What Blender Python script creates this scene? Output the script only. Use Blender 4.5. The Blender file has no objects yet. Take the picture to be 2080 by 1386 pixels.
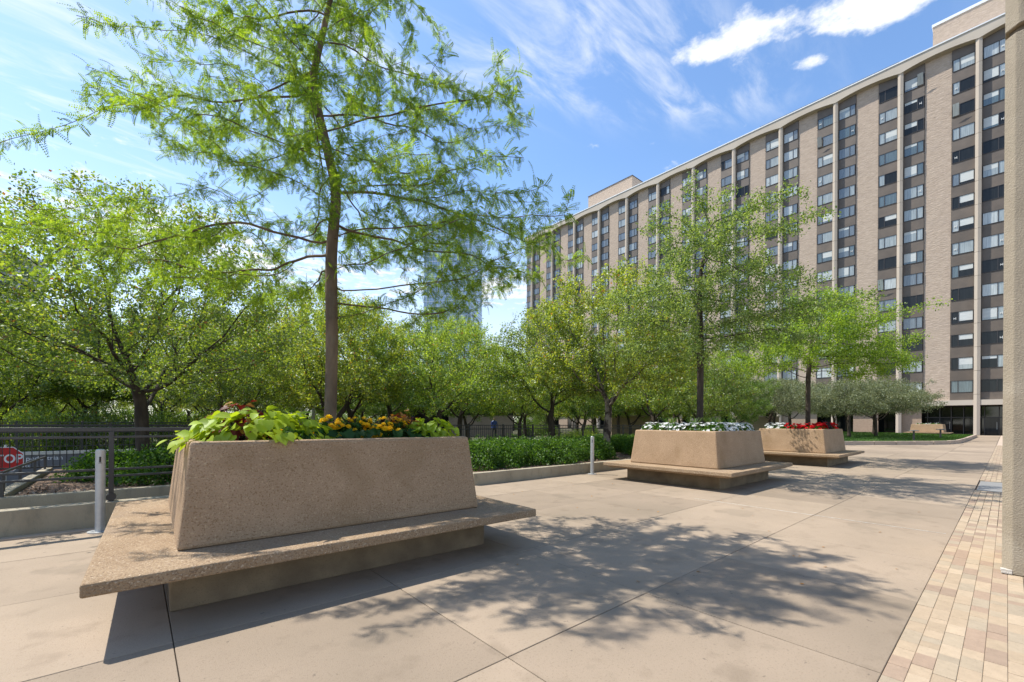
import bpy, bmesh, math, random
import numpy as np
from mathutils import Vector, Matrix, Quaternion
S = bpy.context.scene
C = S.collection
R = math.radians
# ------------------------------------------------------------------ camera, world, sun, exposure
# world X runs along the plaza joints towards the apartment block, world Y across the plaza towards the garden
EYE = 1.5
cam = bpy.data.cameras.new('camera'); camo = bpy.data.objects.new('camera', cam); C.objects.link(camo)
camo.matrix_world = Matrix.Translation((0, 0, EYE)) @ (Matrix.Rotation(R(-41.09), 4, 'Z') @ Matrix.Rotation(R(90), 4, 'X') @ Matrix.Rotation(R(0.37), 4, 'Z'))
cam.sensor_width = 36; cam.lens = 15.18; cam.shift_y = 0.0793; cam.clip_start = 0.05; cam.clip_end = 3000
S.camera = camo
SUN_TO = Vector((-0.32, 0.55, 1.0)).normalized()
W = bpy.data.worlds.new('World'); S.world = W; W.use_nodes = True
def world_nodes():
    nt = W.node_tree; nt.nodes.clear(); N = nt.nodes.new; L = nt.links.new
    def M(op, a, b=None, c=None):
        n = N('ShaderNodeMath'); n.operation = op
        for i, v in enumerate((a, b, c)):
            if v is None: continue
            if isinstance(v, (int, float)): n.inputs[i].default_value = v
            else: L(v, n.inputs[i])
        return n.outputs[0]
    out = N('ShaderNodeOutputWorld'); sky = N('ShaderNodeTexSky'); sky.sky_type = 'NISHITA'; sky.sun_disc = False
    sky.sun_elevation = math.asin(SUN_TO.z); sky.sun_rotation = math.atan2(SUN_TO.x, SUN_TO.y)
    sky.air_density = 1.0; sky.dust_density = 0.4; sky.ozone_density = 2.5
    bg = N('ShaderNodeBackground'); bg.inputs[1].default_value = 0.135
    hsv = N('ShaderNodeHueSaturation'); hsv.inputs['Saturation'].default_value = 1.08; L(sky.outputs[0], hsv.inputs['Color']); L(hsv.outputs[0], bg.inputs[0])
    tc = N('ShaderNodeTexCoord'); sep = N('ShaderNodeSeparateXYZ'); L(tc.outputs['Generated'], sep.inputs[0])
    z = M('MAXIMUM', sep.outputs[2], 0.03); px = M('DIVIDE', sep.outputs[0], z); py = M('DIVIDE', sep.outputs[1], z)
    comb = N('ShaderNodeCombineXYZ'); L(px, comb.inputs[0]); L(py, comb.inputs[1])
    n1 = N('ShaderNodeTexNoise'); n1.inputs['Scale'].default_value = 7.5; n1.inputs['Detail'].default_value = 9; n1.inputs['Roughness'].default_value = .64; L(comb.outputs[0], n1.inputs['Vector'])
    # stretched noise for the thin high cloud
    mp = N('ShaderNodeMapping'); mp.inputs['Rotation'].default_value = (0, 0, R(35)); mp.inputs['Scale'].default_value = (1.0, 3.2, 1); L(comb.outputs[0], mp.inputs[0])
    n2 = N('ShaderNodeTexNoise'); n2.inputs['Scale'].default_value = 2.6; n2.inputs['Detail'].default_value = 9; n2.inputs['Roughness'].default_value = .62; n2.inputs['Distortion'].default_value = .5; L(mp.outputs[0], n2.inputs['Vector'])
    def blob(cx, cy, rx, ry, ang):
        c, s = math.cos(ang), math.sin(ang)
        dx = M('SUBTRACT', px, cx); dy = M('SUBTRACT', py, cy)
        u = M('ADD', M('MULTIPLY', dx, c / rx), M('MULTIPLY', dy, s / rx)); v = M('SUBTRACT', M('MULTIPLY', dy, c / ry), M('MULTIPLY', dx, s / ry))
        return M('POWER', 2.718, M('MULTIPLY', M('ADD', M('MULTIPLY', u, u), M('MULTIPLY', v, v)), -1.0))
    def total(bl):
        t = None
        for b in bl: t = blob(*b) if t is None else M('ADD', t, blob(*b))
        return t
    puffy = total([(1.15, .55, .09, .055, -.9), (1.21, .41, .11, .06, -.9), (1.29, .28, .11, .06, -.9), (1.41, .345, .06, .035, -.9), (1.35, .19, .10, .06, -.9), (2.1, 2.5, .5, .9, .8), (1.9, 1.7, .2, .2, 0), (.2, 3.2, 1.2, .9, 0), (-1.5, -1.2, .8, .5, .4), (.6, -1.6, .7, .6, .2)])
    thin = total([(1.0, .80, .42, .13, -.55), (.92, .62, .40, .10, -.5), (1.25, .62, .25, .12, -.6), (-.25, 1.85, .7, .5, .5), (-.1, 1.35, .5, .3, .6), (.5, 1.1, .4, .12, -.4), (-1.6, .6, .9, .3, .3), (1.0, -1.0, .8, .3, 1.)])
    def ramp(v, a, b):
        m = N('ShaderNodeMapRange'); m.interpolation_type = 'SMOOTHSTEP'; L(v, m.inputs[0]); m.inputs[1].default_value = a; m.inputs[2].default_value = b; return m.outputs[0]
    c1 = ramp(M('ADD', n1.outputs[0], M('MULTIPLY', M('MINIMUM', puffy, 1.0), .34)), .62, .92)
    c2 = M('MULTIPLY', M('MULTIPLY', ramp(n2.outputs[0], .40, .74), M('MINIMUM', thin, 1.0)), .58)
    low = M('MULTIPLY', ramp(sep.outputs[2], .52, .02), .62)
    cov = M('MINIMUM', M('MAXIMUM', M('MAXIMUM', c1, c2), low), 1.0)
    cb = N('ShaderNodeBackground'); cb.inputs[0].default_value = (.96, .98, 1, 1); cb.inputs[1].default_value = 0.62
    mx = N('ShaderNodeMixShader'); L(cov, mx.inputs[0]); L(bg.outputs[0], mx.inputs[1]); L(cb.outputs[0], mx.inputs[2]); L(mx.outputs[0], out.inputs[0])
world_nodes()
sl = bpy.data.lights.new('sun', 'SUN'); sl.energy = 3.7; sl.angle = R(0.53); sl.color = (1, .955, .88)
so = bpy.data.objects.new('sun', sl); C.objects.link(so); so.rotation_euler = (-SUN_TO).to_track_quat('-Z', 'Y').to_euler(); so.location = (0, 0, 60)
S.view_settings.view_transform = 'Standard'; S.view_settings.look = 'None'; S.view_settings.exposure = 0.98; S.view_settings.gamma = 1
S.render.engine = 'CYCLES'
try:
    S.cycles.max_bounces = 8; S.cycles.transparent_max_bounces = 8; S.cycles.caustics_reflective = False; S.cycles.caustics_refractive = False
except Exception: pass

# ------------------------------------------------------------------ materials
MATS = {}
def mat(name, col, rough=.8, col2=None, scale=8., detail=5, lo=.35, hi=.65, bump=0., bscale=None, spec=.3, metal=0., objrand=0., stretch=None, spots=None, island=None, coat=0.):
    if name in MATS: return MATS[name]
    m = bpy.data.materials.new(name); m.use_nodes = True; nt = m.node_tree; N = nt.nodes.new; L = nt.links.new
    b = nt.nodes['Principled BSDF']; b.inputs['Roughness'].default_value = rough; b.inputs['Specular IOR Level'].default_value = spec; b.inputs['Metallic'].default_value = metal
    b.inputs['Coat Weight'].default_value = coat
    geo = N('ShaderNodeNewGeometry'); vec = geo.outputs['Position']
    if stretch:
        mp = N('ShaderNodeMapping'); mp.inputs['Scale'].default_value = stretch; L(vec, mp.inputs[0]); vec = mp.outputs[0]
    c = None
    def rgb(v):
        n = N('ShaderNodeRGB'); n.outputs[0].default_value = (*v, 1); return n.outputs[0]
    def mix(f, a, bb, mode='MIX'):
        n = N('ShaderNodeMix'); n.data_type = 'RGBA'; n.blend_type = mode
        if isinstance(f, float): n.inputs[0].default_value = f
        else: L(f, n.inputs[0])
        L(a, n.inputs[6]); L(bb, n.inputs[7]); return n.outputs[2]
    def rng(v, a, bb, c0=0., c1=1.):
        n = N('ShaderNodeMapRange'); L(v, n.inputs[0]); n.inputs[1].default_value = a; n.inputs[2].default_value = bb; n.inputs[3].default_value = c0; n.inputs[4].default_value = c1; return n.outputs[0]
    def noise(s, d=5, r=.55):
        n = N('ShaderNodeTexNoise'); n.inputs['Scale'].default_value = s; n.inputs['Detail'].default_value = d; n.inputs['Roughness'].default_value = r; L(vec, n.inputs['Vector']); return n.outputs[0]
    c = rgb(col)
    if island:
        cr = N('ShaderNodeValToRGB'); cr.color_ramp.interpolation = 'LINEAR'; e = cr.color_ramp.elements
        for i, cc in enumerate(island):
            x = i / (len(island) - 1)
            if i < 2: e[i].position = x; e[i].color = (*cc, 1)
            else: q = e.new(x); q.color = (*cc, 1)
        for i, cc in enumerate(island): e[i].position = i / (len(island) - 1); e[i].color = (*cc, 1)
        L(geo.outputs['Random Per Island'], cr.inputs[0]); c = cr.outputs[0]
    if col2: c = mix(rng(noise(scale, detail), lo, hi), c, rgb(col2))
    for sp in (spots or []):      # (scale, threshold, width, colour, amount)
        c = mix(rng(noise(sp[0], 4), sp[1], sp[1] + sp[2], 0., sp[4]), c, rgb(sp[3]))
    if objrand:
        oi = N('ShaderNodeObjectInfo'); hs = N('ShaderNodeHueSaturation'); L(rng(oi.outputs['Random'], 0, 1, 1 - objrand, 1 + objrand), hs.inputs['Value']); L(c, hs.inputs['Color']); c = hs.outputs[0]
    L(c, b.inputs['Base Color'])
    if bump:
        bp = N('ShaderNodeBump'); bp.inputs['Strength'].default_value = min(1, bump); bp.inputs['Distance'].default_value = .02 if bump <= 1 else .05
        L(noise(bscale or scale * 4, 6, .6), bp.inputs['Height']); L(bp.outputs[0], b.inputs['Normal'])
    MATS[name] = m; return m
def leafmat(name, cols, trans=.5, gloss=.05, tcol=None, rare=None, objrand=.0):
    if name in MATS: return MATS[name]
    m = bpy.data.materials.new(name); m.use_nodes = True; nt = m.node_tree; nt.nodes.clear(); N = nt.nodes.new; L = nt.links.new
    out = N('ShaderNodeOutputMaterial'); geo = N('ShaderNodeNewGeometry'); cr = N('ShaderNodeValToRGB'); e = cr.color_ramp.elements
    for i in range(len(cols) - 2): e.new(.5)
    for i, cc in enumerate(cols): e[i].position = i / (len(cols) - 1) * (.96 if rare else 1.); e[i].color = (*cc, 1)
    if rare: q = e.new(.985); q.color = (*rare, 1)
    L(geo.outputs['Random Per Island'], cr.inputs[0])
    col = cr.outputs[0]
    if objrand:
        oi = N('ShaderNodeObjectInfo'); hs = N('ShaderNodeHueSaturation'); r = N('ShaderNodeMapRange'); L(oi.outputs['Random'], r.inputs[0]); r.inputs[3].default_value = 1 - objrand; r.inputs[4].default_value = 1 + objrand; L(r.outputs[0], hs.inputs['Value']); L(col, hs.inputs['Color']); col = hs.outputs[0]
    d = N('ShaderNodeBsdfDiffuse'); t = N('ShaderNodeBsdfTranslucent'); g = N('ShaderNodeBsdfGlossy'); g.inputs['Roughness'].default_value = .5; g.inputs['Color'].default_value = (.9, .95, .9, 1)
    L(col, d.inputs[0])
    tm = N('ShaderNodeMix'); tm.data_type = 'RGBA'; tm.blend_type = 'MULTIPLY'; tm.inputs[0].default_value = 1; L(col, tm.inputs[6]); tm.inputs[7].default_value = (*(tcol or (1.9, 1.75, .8)), 1); L(tm.outputs[2], t.inputs[0])
    m1 = N('ShaderNodeMixShader'); m1.inputs[0].default_value = trans; L(d.outputs[0], m1.inputs[1]); L(t.outputs[0], m1.inputs[2])
    m2 = N('ShaderNodeMixShader'); m2.inputs[0].default_value = gloss * .6; L(m1.outputs[0], m2.inputs[1]); L(g.outputs[0], m2.inputs[2]); L(m2.outputs[0], out.inputs[0])
    MATS[name] = m; return m

mat('panel_concrete', (.318, .246, .175), .85, (.275, .214, .152), 1.3, 6, .3, .7, .25, 120, objrand=.13, spots=[(60, .56, .08, (.21, .155, .105), .45), (.35, .48, .2, (.225, .178, .125), .7), (3.1, .56, .14, (.20, .152, .105), .55), (14, .68, .03, (.13, .10, .075), .6), (1.1, .60, .05, (.215, .17, .12), .5)])
mat('paver', (.5, .4, .3), .85, None, bump=.3, bscale=90, objrand=.0, spots=[(40, .5, .25, (.36, .28, .20), .3)])
mat('aggregate', (.44, .30, .185), .9, (.35, .235, .14), 2.2, 6, .3, .7, .8, 70, spots=[(75, .54, .08, (.20, .115, .05), .65), (62, .42, -.08, (.62, .47, .29), .5), (1.4, .54, .16, (.27, .175, .09), .6)])
mat('seat_aggregate', (.38, .27, .165), .9, (.30, .205, .12), 2.6, 6, .3, .7, 1., 65, spots=[(70, .53, .08, (.19, .12, .07), .7), (55, .42, -.08, (.62, .50, .37), .6), (1.8, .58, .12, (.27, .20, .14), .5)])
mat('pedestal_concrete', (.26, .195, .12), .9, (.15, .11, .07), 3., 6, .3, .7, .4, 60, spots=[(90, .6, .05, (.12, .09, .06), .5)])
mat('wall_concrete', (.40, .345, .25), .88, (.28, .24, .17), 1.6, 7, .3, .7, .35, 60, stretch=(1, 1, .45), spots=[(7, .58, .12, (.20, .185, .14), .55), (60, .62, .06, (.2, .18, .14), .4)])
mat('column_concrete', (.34, .285, .21), .9, (.28, .235, .17), 3, 6, .3, .7, .55, 70, spots=[(45, .62, .06, (.24, .20, .16), .45), (2, .58, .1, (.40, .35, .27), .4)])
mat('grey_concrete', (.235, .23, .215), .9, (.20, .195, .185), 2, 5, bump=.2)
mat('chipped_plaster', (.55, .50, .43), .9, (.5, .46, .4), 30, 4, bump=.5)
mat('joint_dirt', (.15, .115, .08), .95, (.24, .185, .13), 9)
mat('soil', (.07, .05, .035), .95, (.13, .09, .06), 12, 6, bump=.8, bscale=40)
mat('mulch', (.20, .13, .085), .95, (.10, .065, .045), 18, 6, bump=.9, bscale=60)
mat('wood_chip', (.25, .17, .12), .9, island=[(.12, .075, .05), (.30, .20, .14), (.42, .33, .26)])
mat('asphalt', (.055, .055, .058), .9, (.045, .045, .048), 6)
mat('garden_ground', (.10, .085, .055), .95, (.05, .065, .025), .8, 6, bump=.6, bscale=20)
mat('lawn', (.055, .12, .018), .9, (.035, .085, .012), 1.5, 6, bump=.6, bscale=80)
mat('kerb_concrete', (.46, .36, .27), .88, (.38, .30, .23), 2.5, 5, bump=.3, objrand=.06)
mat('dark_metal', (.045, .041, .04), .42, (.06, .055, .052), 6, spec=.5)
mat('black_metal', (.018, .018, .018), .4, spec=.5)
mat('silver_metal', (.52, .53, .52), .38, (.46, .47, .47), 14, spec=.5, metal=.35)
mat('bark', (.085, .065, .048), .95, (.045, .034, .026), 9, 6, .35, .65, .9, 30, stretch=(1, 1, .3))
mat('locust_bark', (.20, .14, .085), .95, (.115, .08, .052), 8, 6, .35, .65, .8, 34, stretch=(1, 1, .35), spots=[(3, .6, .06, (.16, .15, .10), .35)])
mat('mottled_bark', (.20, .165, .13), .95, (.05, .036, .028), 7, 5, .45, .55, .9, 24, stretch=(1, 1, .55))
mat('brick', (.51, .405, .31), .92, (.40, .31, .235), 1.5, 7, .3, .7, 1.6, 2.2, stretch=(1, 1, 3.4), spots=[(4, .55, .1, (.60, .49, .40), .45), (.12, .5, .2, (.40, .32, .26), .3)])
mat('brick_low', (.40, .30, .21), .92, (.32, .23, .16), 4, 6, .3, .7, .5, 8., stretch=(1, 1, 3.5))
mat('pilaster_concrete', (.52, .44, .35), .85, (.45, .38, .30), .5, 6, .3, .7, .2, 6, stretch=(1, 1, .4))
mat('fascia_concrete', (.52, .455, .37), .85, (.46, .40, .32), .4, 6, .3, .7)
mat('coping_white', (.72, .74, .74), .5)
mat('spandrel', (.145, .113, .085), .55, (.115, .09, .068), .9, 5, spec=.5, objrand=.10)
mat('frame_bronze', (.035, .03, .028), .45, spec=.5)
mat('reveal_dark', (.05, .042, .035), .7)
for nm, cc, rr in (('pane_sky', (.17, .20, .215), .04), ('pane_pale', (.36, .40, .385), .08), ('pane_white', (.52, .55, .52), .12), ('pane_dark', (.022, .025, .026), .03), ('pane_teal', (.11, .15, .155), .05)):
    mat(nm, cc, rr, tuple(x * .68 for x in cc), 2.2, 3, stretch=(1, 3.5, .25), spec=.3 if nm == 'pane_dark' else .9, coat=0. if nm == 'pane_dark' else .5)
mat('blind_white', (.62, .64, .61), .8, (.5, .52, .5), 3, stretch=(1, .3, 9))
mat('lobby_glass', (.012, .015, .014), .05, spec=.7)
mat('hardware_white', (.75, .74, .7), .5)
mat('tower_glass', (.30, .44, .60), .15, (.38, .52, .66), .03, 4, spec=.8)
mat('tower_mullion', (.74, .79, .84), .5)
mat('far_wall_grey', (.62, .61, .60), .9, (.55, .54, .54), .3)
mat('sign_red', (.55, .012, .012), .4, spec=.5); mat('sign_white', (.8, .8, .78), .5); mat('panel_grey', (.16, .16, .165), .6, (.14, .14, .145), 2); mat('beige_cap', (.60, .56, .47), .8)
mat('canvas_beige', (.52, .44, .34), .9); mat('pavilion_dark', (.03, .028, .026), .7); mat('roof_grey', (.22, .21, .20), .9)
mat('car_white', (.75, .76, .77), .25, coat=.8, spec=.5); mat('rubber', (.02, .02, .02), .8); mat('rim_metal', (.45, .45, .46), .3, metal=.8); mat('chalk', (.60, .57, .52), .9, (.42, .36, .3), 20)
leafmat('locust_leaf', [(.085, .17, .016), (.17, .275, .028), (.28, .38, .042)], .54)
leafmat('locust_leaf_cool', [(.075, .14, .03), (.15, .225, .055), (.25, .32, .11)], .45)
leafmat('crab_leaf', [(.07, .135, .016), (.165, .25, .03), (.29, .37, .05)], .52, .10, rare=(.22, .09, .03), objrand=.2)
leafmat('crab_leaf_yellow', [(.10, .155, .016), (.21, .28, .03), (.33, .375, .05)], .52, .10, rare=(.3, .12, .03), objrand=.18)
leafmat('thorn_leaf', [(.09, .12, .045), (.15, .175, .075), (.23, .245, .13)], .38, .07, (1.4, 1.35, .9))
leafmat('dark_leaf', [(.06, .12, .016), (.105, .18, .026), (.16, .24, .038)], .42, .05, objrand=.12)
leafmat('shrub_leaf', [(.03, .085, .010), (.06, .14, .015), (.11, .20, .024)], .4, .04, objrand=.1)
leafmat('lime_leaf', [(.30, .42, .02), (.38, .50, .03), (.46, .56, .05)], .5, .05, (1.3, 1.2, .7), objrand=.12)
leafmat('ivy_leaf', [(.015, .05, .010), (.028, .08, .014), (.045, .115, .02)], .35, .03, objrand=.2)
leafmat('coleus_red', [(.10, .012, .015), (.25, .03, .02), (.42, .10, .025)], .4, .05, (1.5, 1.2, .9), objrand=.25)
leafmat('coleus_orange', [(.30, .12, .02), (.48, .24, .03), (.5, .36, .06)], .4, .05, (1.4, 1.2, .9), objrand=.2)
leafmat('purple_leaf', [(.022, .004, .010), (.045, .008, .02)], .35, .07, (1.6, 1.2, 1.2))
leafmat('yellow_petal', [(.80, .50, .01), (.88, .64, .02)], .5, .02, (1.2, 1.1, .8))
leafmat('white_petal', [(.72, .72, .70), (.82, .82, .80)], .35, .02, (1.1, 1.1, 1.1))
leafmat('red_petal', [(.50, .006, .01), (.66, .012, .02)], .35, .03, (1.3, 1., 1.))
leafmat('grass_blade', [(.035, .09, .012), (.055, .13, .018), (.09, .17, .03)], .4, .03)
leafmat('tuft_leaf', [(.05, .12, .02), (.09, .18, .03), (.15, .24, .05)], .45, .05)

# ------------------------------------------------------------------ mesh helpers
class MB:
    def __init__(s): s.v = []; s.f = []
    def add(s, vs, fs):
        o = len(s.v); s.v += [tuple(v) for v in vs]; s.f += [tuple(i + o for i in f) for f in fs]; return s
    def box(s, x0, x1, y0, y1, z0, z1):
        return s.add([(x0, y0, z0), (x1, y0, z0), (x1, y1, z0), (x0, y1, z0), (x0, y0, z1), (x1, y0, z1), (x1, y1, z1), (x0, y1, z1)],
                     [(0, 3, 2, 1), (4, 5, 6, 7), (0, 1, 5, 4), (1, 2, 6, 5), (2, 3, 7, 6), (3, 0, 4, 7)])
    def prism(s, poly, z0, z1):
        n = len(poly); vs = [(x, y, z0) for x, y in poly] + [(x, y, z1) for x, y in poly]
        return s.add(vs, [tuple(range(n - 1, -1, -1)), tuple(range(n, 2 * n))] + [(i, (i + 1) % n, n + (i + 1) % n, n + i) for i in range(n)])
    def frustum(s, cx, cy, hx0, hy0, z0, hx1, hy1, z1):
        vs = [(cx + i * hx0, cy + j * hy0, z0) for i, j in ((-1, -1), (1, -1), (1, 1), (-1, 1))] + [(cx + i * hx1, cy + j * hy1, z1) for i, j in ((-1, -1), (1, -1), (1, 1), (-1, 1))]
        return s.add(vs, [(0, 3, 2, 1), (4, 5, 6, 7), (0, 1, 5, 4), (1, 2, 6, 5), (2, 3, 7, 6), (3, 0, 4, 7)])
    def tube(s, pts, rads, n=8, cap=True):
        pts = [Vector(p) for p in pts]; o = len(s.v); k = len(pts)
        up = None
        for i, p in enumerate(pts):
            t = (pts[min(i + 1, k - 1)] - pts[max(i - 1, 0)])
            t = t.normalized() if t.length > 1e-9 else Vector((0, 0, 1))
            if up is None: up = Vector((1, 0, 0)) if abs(t.x) < .8 else Vector((0, 1, 0))
            u = up - t * up.dot(t)
            u = u.normalized() if u.length > 1e-6 else t.orthogonal().normalized()
            up = u; w = t.cross(u); r = rads[i] if hasattr(rads, '__len__') else rads
            for j in range(n):
                a = 2 * math.pi * j / n; q = p + (u * math.cos(a) + w * math.sin(a)) * r; s.v.append((q.x, q.y, q.z))
        for i in range(k - 1):
            for j in range(n): s.f.append((o + i * n + j, o + i * n + (j + 1) % n, o + (i + 1) * n + (j + 1) % n, o + (i + 1) * n + j))
        if cap: s.f.append(tuple(o + j for j in range(n - 1, -1, -1))); s.f.append(tuple(o + (k - 1) * n + j for j in range(n)))
        return s
    def mesh(s, name, smooth=False):
        me = bpy.data.meshes.new(name); me.from_pydata(s.v, [], s.f); me.update()
        if smooth: me.polygons.foreach_set('use_smooth', [True] * len(me.polygons))
        return me
    def obj(s, name, m, parent=None, loc=(0, 0, 0), rz=0, smooth=False, bevel=0): return mk(name, s.mesh(name, smooth), m, parent, loc, rz, bevel)
def mk(name, me, m, parent=None, loc=(0, 0, 0), rz=0, bevel=0):
    o = bpy.data.objects.new(name, me); C.objects.link(o); o.location = loc; o.rotation_euler = (0, 0, rz)
    if m is not None:
        mm = MATS[m] if isinstance(m, str) else m
        if len(me.materials) == 0: me.materials.append(mm)
        if me.materials[0] != mm: o.material_slots[0].link = 'OBJECT'; o.material_slots[0].material = mm
    if parent: o.parent = parent
    if bevel:
        b = o.modifiers.new('bevel', 'BEVEL'); b.width = bevel; b.segments = 2; b.limit_method = 'ANGLE'
    return o
def tag(o, label=None, cat=None, group=None, kind=None):
    if label: o['label'] = label
    if cat: o['category'] = cat
    if group: o['group'] = group
    if kind: o['kind'] = kind
    return o
def thing(name, label, cat, loc=(0, 0, 0), rz=0, group=None):
    o = bpy.data.objects.new(name, None); C.objects.link(o); o.location = loc; o.rotation_euler = (0, 0, rz); o.empty_display_size = .2
    return tag(o, label, cat, group)
def struct(o): return tag(o, kind='structure')
def npmesh(name, v, f, smooth=False):
    me = bpy.data.meshes.new(name); k = f.shape[1]
    me.vertices.add(len(v)); me.vertices.foreach_set('co', np.ascontiguousarray(v, dtype=np.float32).ravel())
    me.loops.add(f.size); me.loops.foreach_set('vertex_index', np.ascontiguousarray(f, dtype=np.int32).ravel())
    me.polygons.add(len(f)); me.polygons.foreach_set('loop_start', np.arange(0, f.size, k, dtype=np.int32))
    try: me.polygons.foreach_set('loop_total', np.full(len(f), k, dtype=np.int32))
    except Exception: pass
    me.update(calc_edges=True); me.validate()
    if smooth: me.polygons.foreach_set('use_smooth', [True] * len(me.polygons))
    return me
def gz(a):
    t = min(1, max(0, (a - 25) / 50)); return .3 * t * t * (3 - 2 * t)

# ------------------------------------------------------------------ ground and pavements
rnd = random.Random(7)
def ground():
    m = MB()
    o = MB().box(-600, 900, -400, 900, -2.6, -2.2).obj('ground', 'asphalt'); struct(o)
    # plaza body (joint sand shows between the slabs)
    vs = []; fs = []; xs = [-14, 25] + [25 + 5 * i for i in range(1, 11)] + [77.5, 95]
    b = MB()
    for i in range(len(xs) - 1):
        x0, x1 = xs[i], xs[i + 1]; z0, z1 = gz(x0) - .03, gz(x1) - .03
        b.add([(x0, -30, -2.4), (x1, -30, -2.4), (x1, 8.3, -2.4), (x0, 8.3, -2.4), (x0, -30, z0), (x1, -30, z1), (x1, 8.3, z1), (x0, 8.3, z0)], [(0, 3, 2, 1), (4, 5, 6, 7), (0, 1, 5, 4), (2, 3, 7, 6)])
    plaza = struct(b.obj('plaza', 'joint_dirt'))
    bl = [.49, 2.09, 3.69, 5.29, 6.89, 8.235]
    g = .003
    def lawn_cut(a, bb): return a > 36.5 and bb > 7.6 - (a - 38) * .74 and bb > 2.6
    for i in range(-2, 48):
        a0 = .2 + 1.6 * i; a1 = a0 + 1.6
        if a1 > 76.8: break
        for j in range(5):
            b0, b1 = bl[j], bl[j + 1]
            if lawn_cut(a0 - .2, b1 + .3) and lawn_cut(a1, b0): continue
            z0, z1 = gz(a0), gz(a1); dz = rnd.uniform(-.0015, .0015); t = .06
            p = MB(); x0, x1, y0, y1 = a0 + g, a1 - g, b0 + g, b1 - g
            e = .003
            p.add([(x0, y0, z0 - t), (x1, y0, z1 - t), (x1, y1, z1 - t), (x0, y1, z0 - t), (x0, y0, z0 - e + dz), (x1, y0, z1 - e + dz), (x1, y1, z1 - e + dz), (x0, y1, z0 - e + dz),
                   (x0 + e, y0 + e, z0 + dz), (x1 - e, y0 + e, z1 + dz), (x1 - e, y1 - e, z1 + dz), (x0 + e, y1 - e, z0 + dz)],
                  [(0, 1, 5, 4), (1, 2, 6, 5), (2, 3, 7, 6), (3, 0, 4, 7), (4, 5, 9, 8), (5, 6, 10, 9), (6, 7, 11, 10), (7, 4, 8, 11), (8, 9, 10, 11)])
            p.obj('concrete_slab', 'panel_concrete', plaza)
    tag(MB().box(8.42, 8.434, .55, 4.1, .001, .003).obj('chalk_line', 'chalk', plaza))
    # paver strip
    strip = struct(MB().box(1.2, 76.5, -1.6, .47, -.029, -.012).obj('paver_strip', 'joint_dirt'))
    cols = [(.42, .32, .215), (.35, .25, .175), (.395, .30, .20), (.325, .235, .165), (.385, .305, .21), (.445, .345, .235), (.355, .285, .20)]
    pm = [mat('paver_%d' % k, c, .85, tuple(x * .86 for x in c), 14, 5, .3, .7, .3, 110, objrand=.05, spots=[(45, .58, .1, tuple(x * .6 for x in c), .35)]) for k, c in enumerate(cols)]
    lens = [.10, .15, .20, .20, .25]; meshes = {}
    for Ln in set(lens):
        w = .1; q = .0012; e = .0025
        b = MB(); x0, x1, y0, y1 = q * 2, Ln - q * 2, q * .5, w - q * .5
        b.add([(x0, y0, -.02), (x1, y0, -.02), (x1, y1, -.02), (x0, y1, -.02), (x0, y0, -e), (x1, y0, -e), (x1, y1, -e), (x0, y1, -e), (x0 + e, y0 + e, 0), (x1 - e, y0 + e, 0), (x1 - e, y1 - e, 0), (x0 + e, y1 - e, 0)],
              [(0, 1, 5, 4), (1, 2, 6, 5), (2, 3, 7, 6), (3, 0, 4, 7), (4, 5, 9, 8), (5, 6, 10, 9), (6, 7, 11, 10), (7, 4, 8, 11), (8, 9, 10, 11)])
        meshes[Ln] = b.mesh('paver'); meshes[Ln].materials.append(pm[0])
    r2 = random.Random(11); single = []; restv = [MB() for _ in cols]
    for row in range(-14, 6):
        y = -.11 + .1 * row; x = 2.0 + r2.uniform(0, .2)
        while x < 76.2:
            Ln = r2.choice(lens); k = r2.choice([0, 0, 1, 2, 2, 3, 4, 5, 6])
            if not (14.65 < x + Ln and x < 17.1):
                dz = r2.uniform(-.002, .0015)
                if row >= 0 and x > 2.3 and x < 9.6: single.append((x, y, dz, Ln, k))
                elif x < 45: restv[k].add([(x + .003, y + .003, gz(x) + dz), (x + Ln - .003, y + .003, gz(x + Ln) + dz), (x + Ln - .003, y + .097, gz(x + Ln) + dz), (x + .003, y + .097, gz(x) + dz)], [(0, 1, 2, 3)])
            x += Ln
    single.sort(key=lambda s: s[0])
    for (x, y, dz, Ln, k) in single[:300]: mk('paver', meshes[Ln], pm[k], strip, (x, y, dz))
    for (x, y, dz, Ln, k) in single[300:]: restv[k].add([(x + .003, y + .003, dz), (x + Ln - .003, y + .003, dz), (x + Ln - .003, y + .097, dz), (x + .003, y + .097, dz)], [(0, 1, 2, 3)])
    # the rest of the pavers, one mesh
    me = bpy.data.meshes.new('far_pavers'); vs = []; fs = []; mi = []
    for k, q in enumerate(restv):
        o = len(vs); vs += q.v; fs += [tuple(i + o for i in f) for f in q.f]; mi += [k] * len(q.f)
    me.from_pydata(vs, [], fs)
    for p_ in pm: me.materials.append(p_)
    me.polygons.foreach_set('material_index', mi); me.update()
    o = bpy.data.objects.new('far_pavers', me); C.objects.link(o); o.parent = strip; o['kind'] = 'stuff'
    MB().box(14.67, 17.08, -1.6, .46, -.0115, .002).obj('concrete_band', 'grey_concrete', strip)
    b = MB(); xs = [45, 50, 55, 60, 65, 70, 76.5]
    for i in range(6): b.add([(xs[i], -1.6, gz(xs[i])), (xs[i + 1], -1.6, gz(xs[i + 1])), (xs[i + 1], .47, gz(xs[i + 1])), (xs[i], .47, gz(xs[i]))], [(0, 1, 2, 3)])
    b.obj('far_paving', 'kerb_concrete', strip)
ground()

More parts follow.
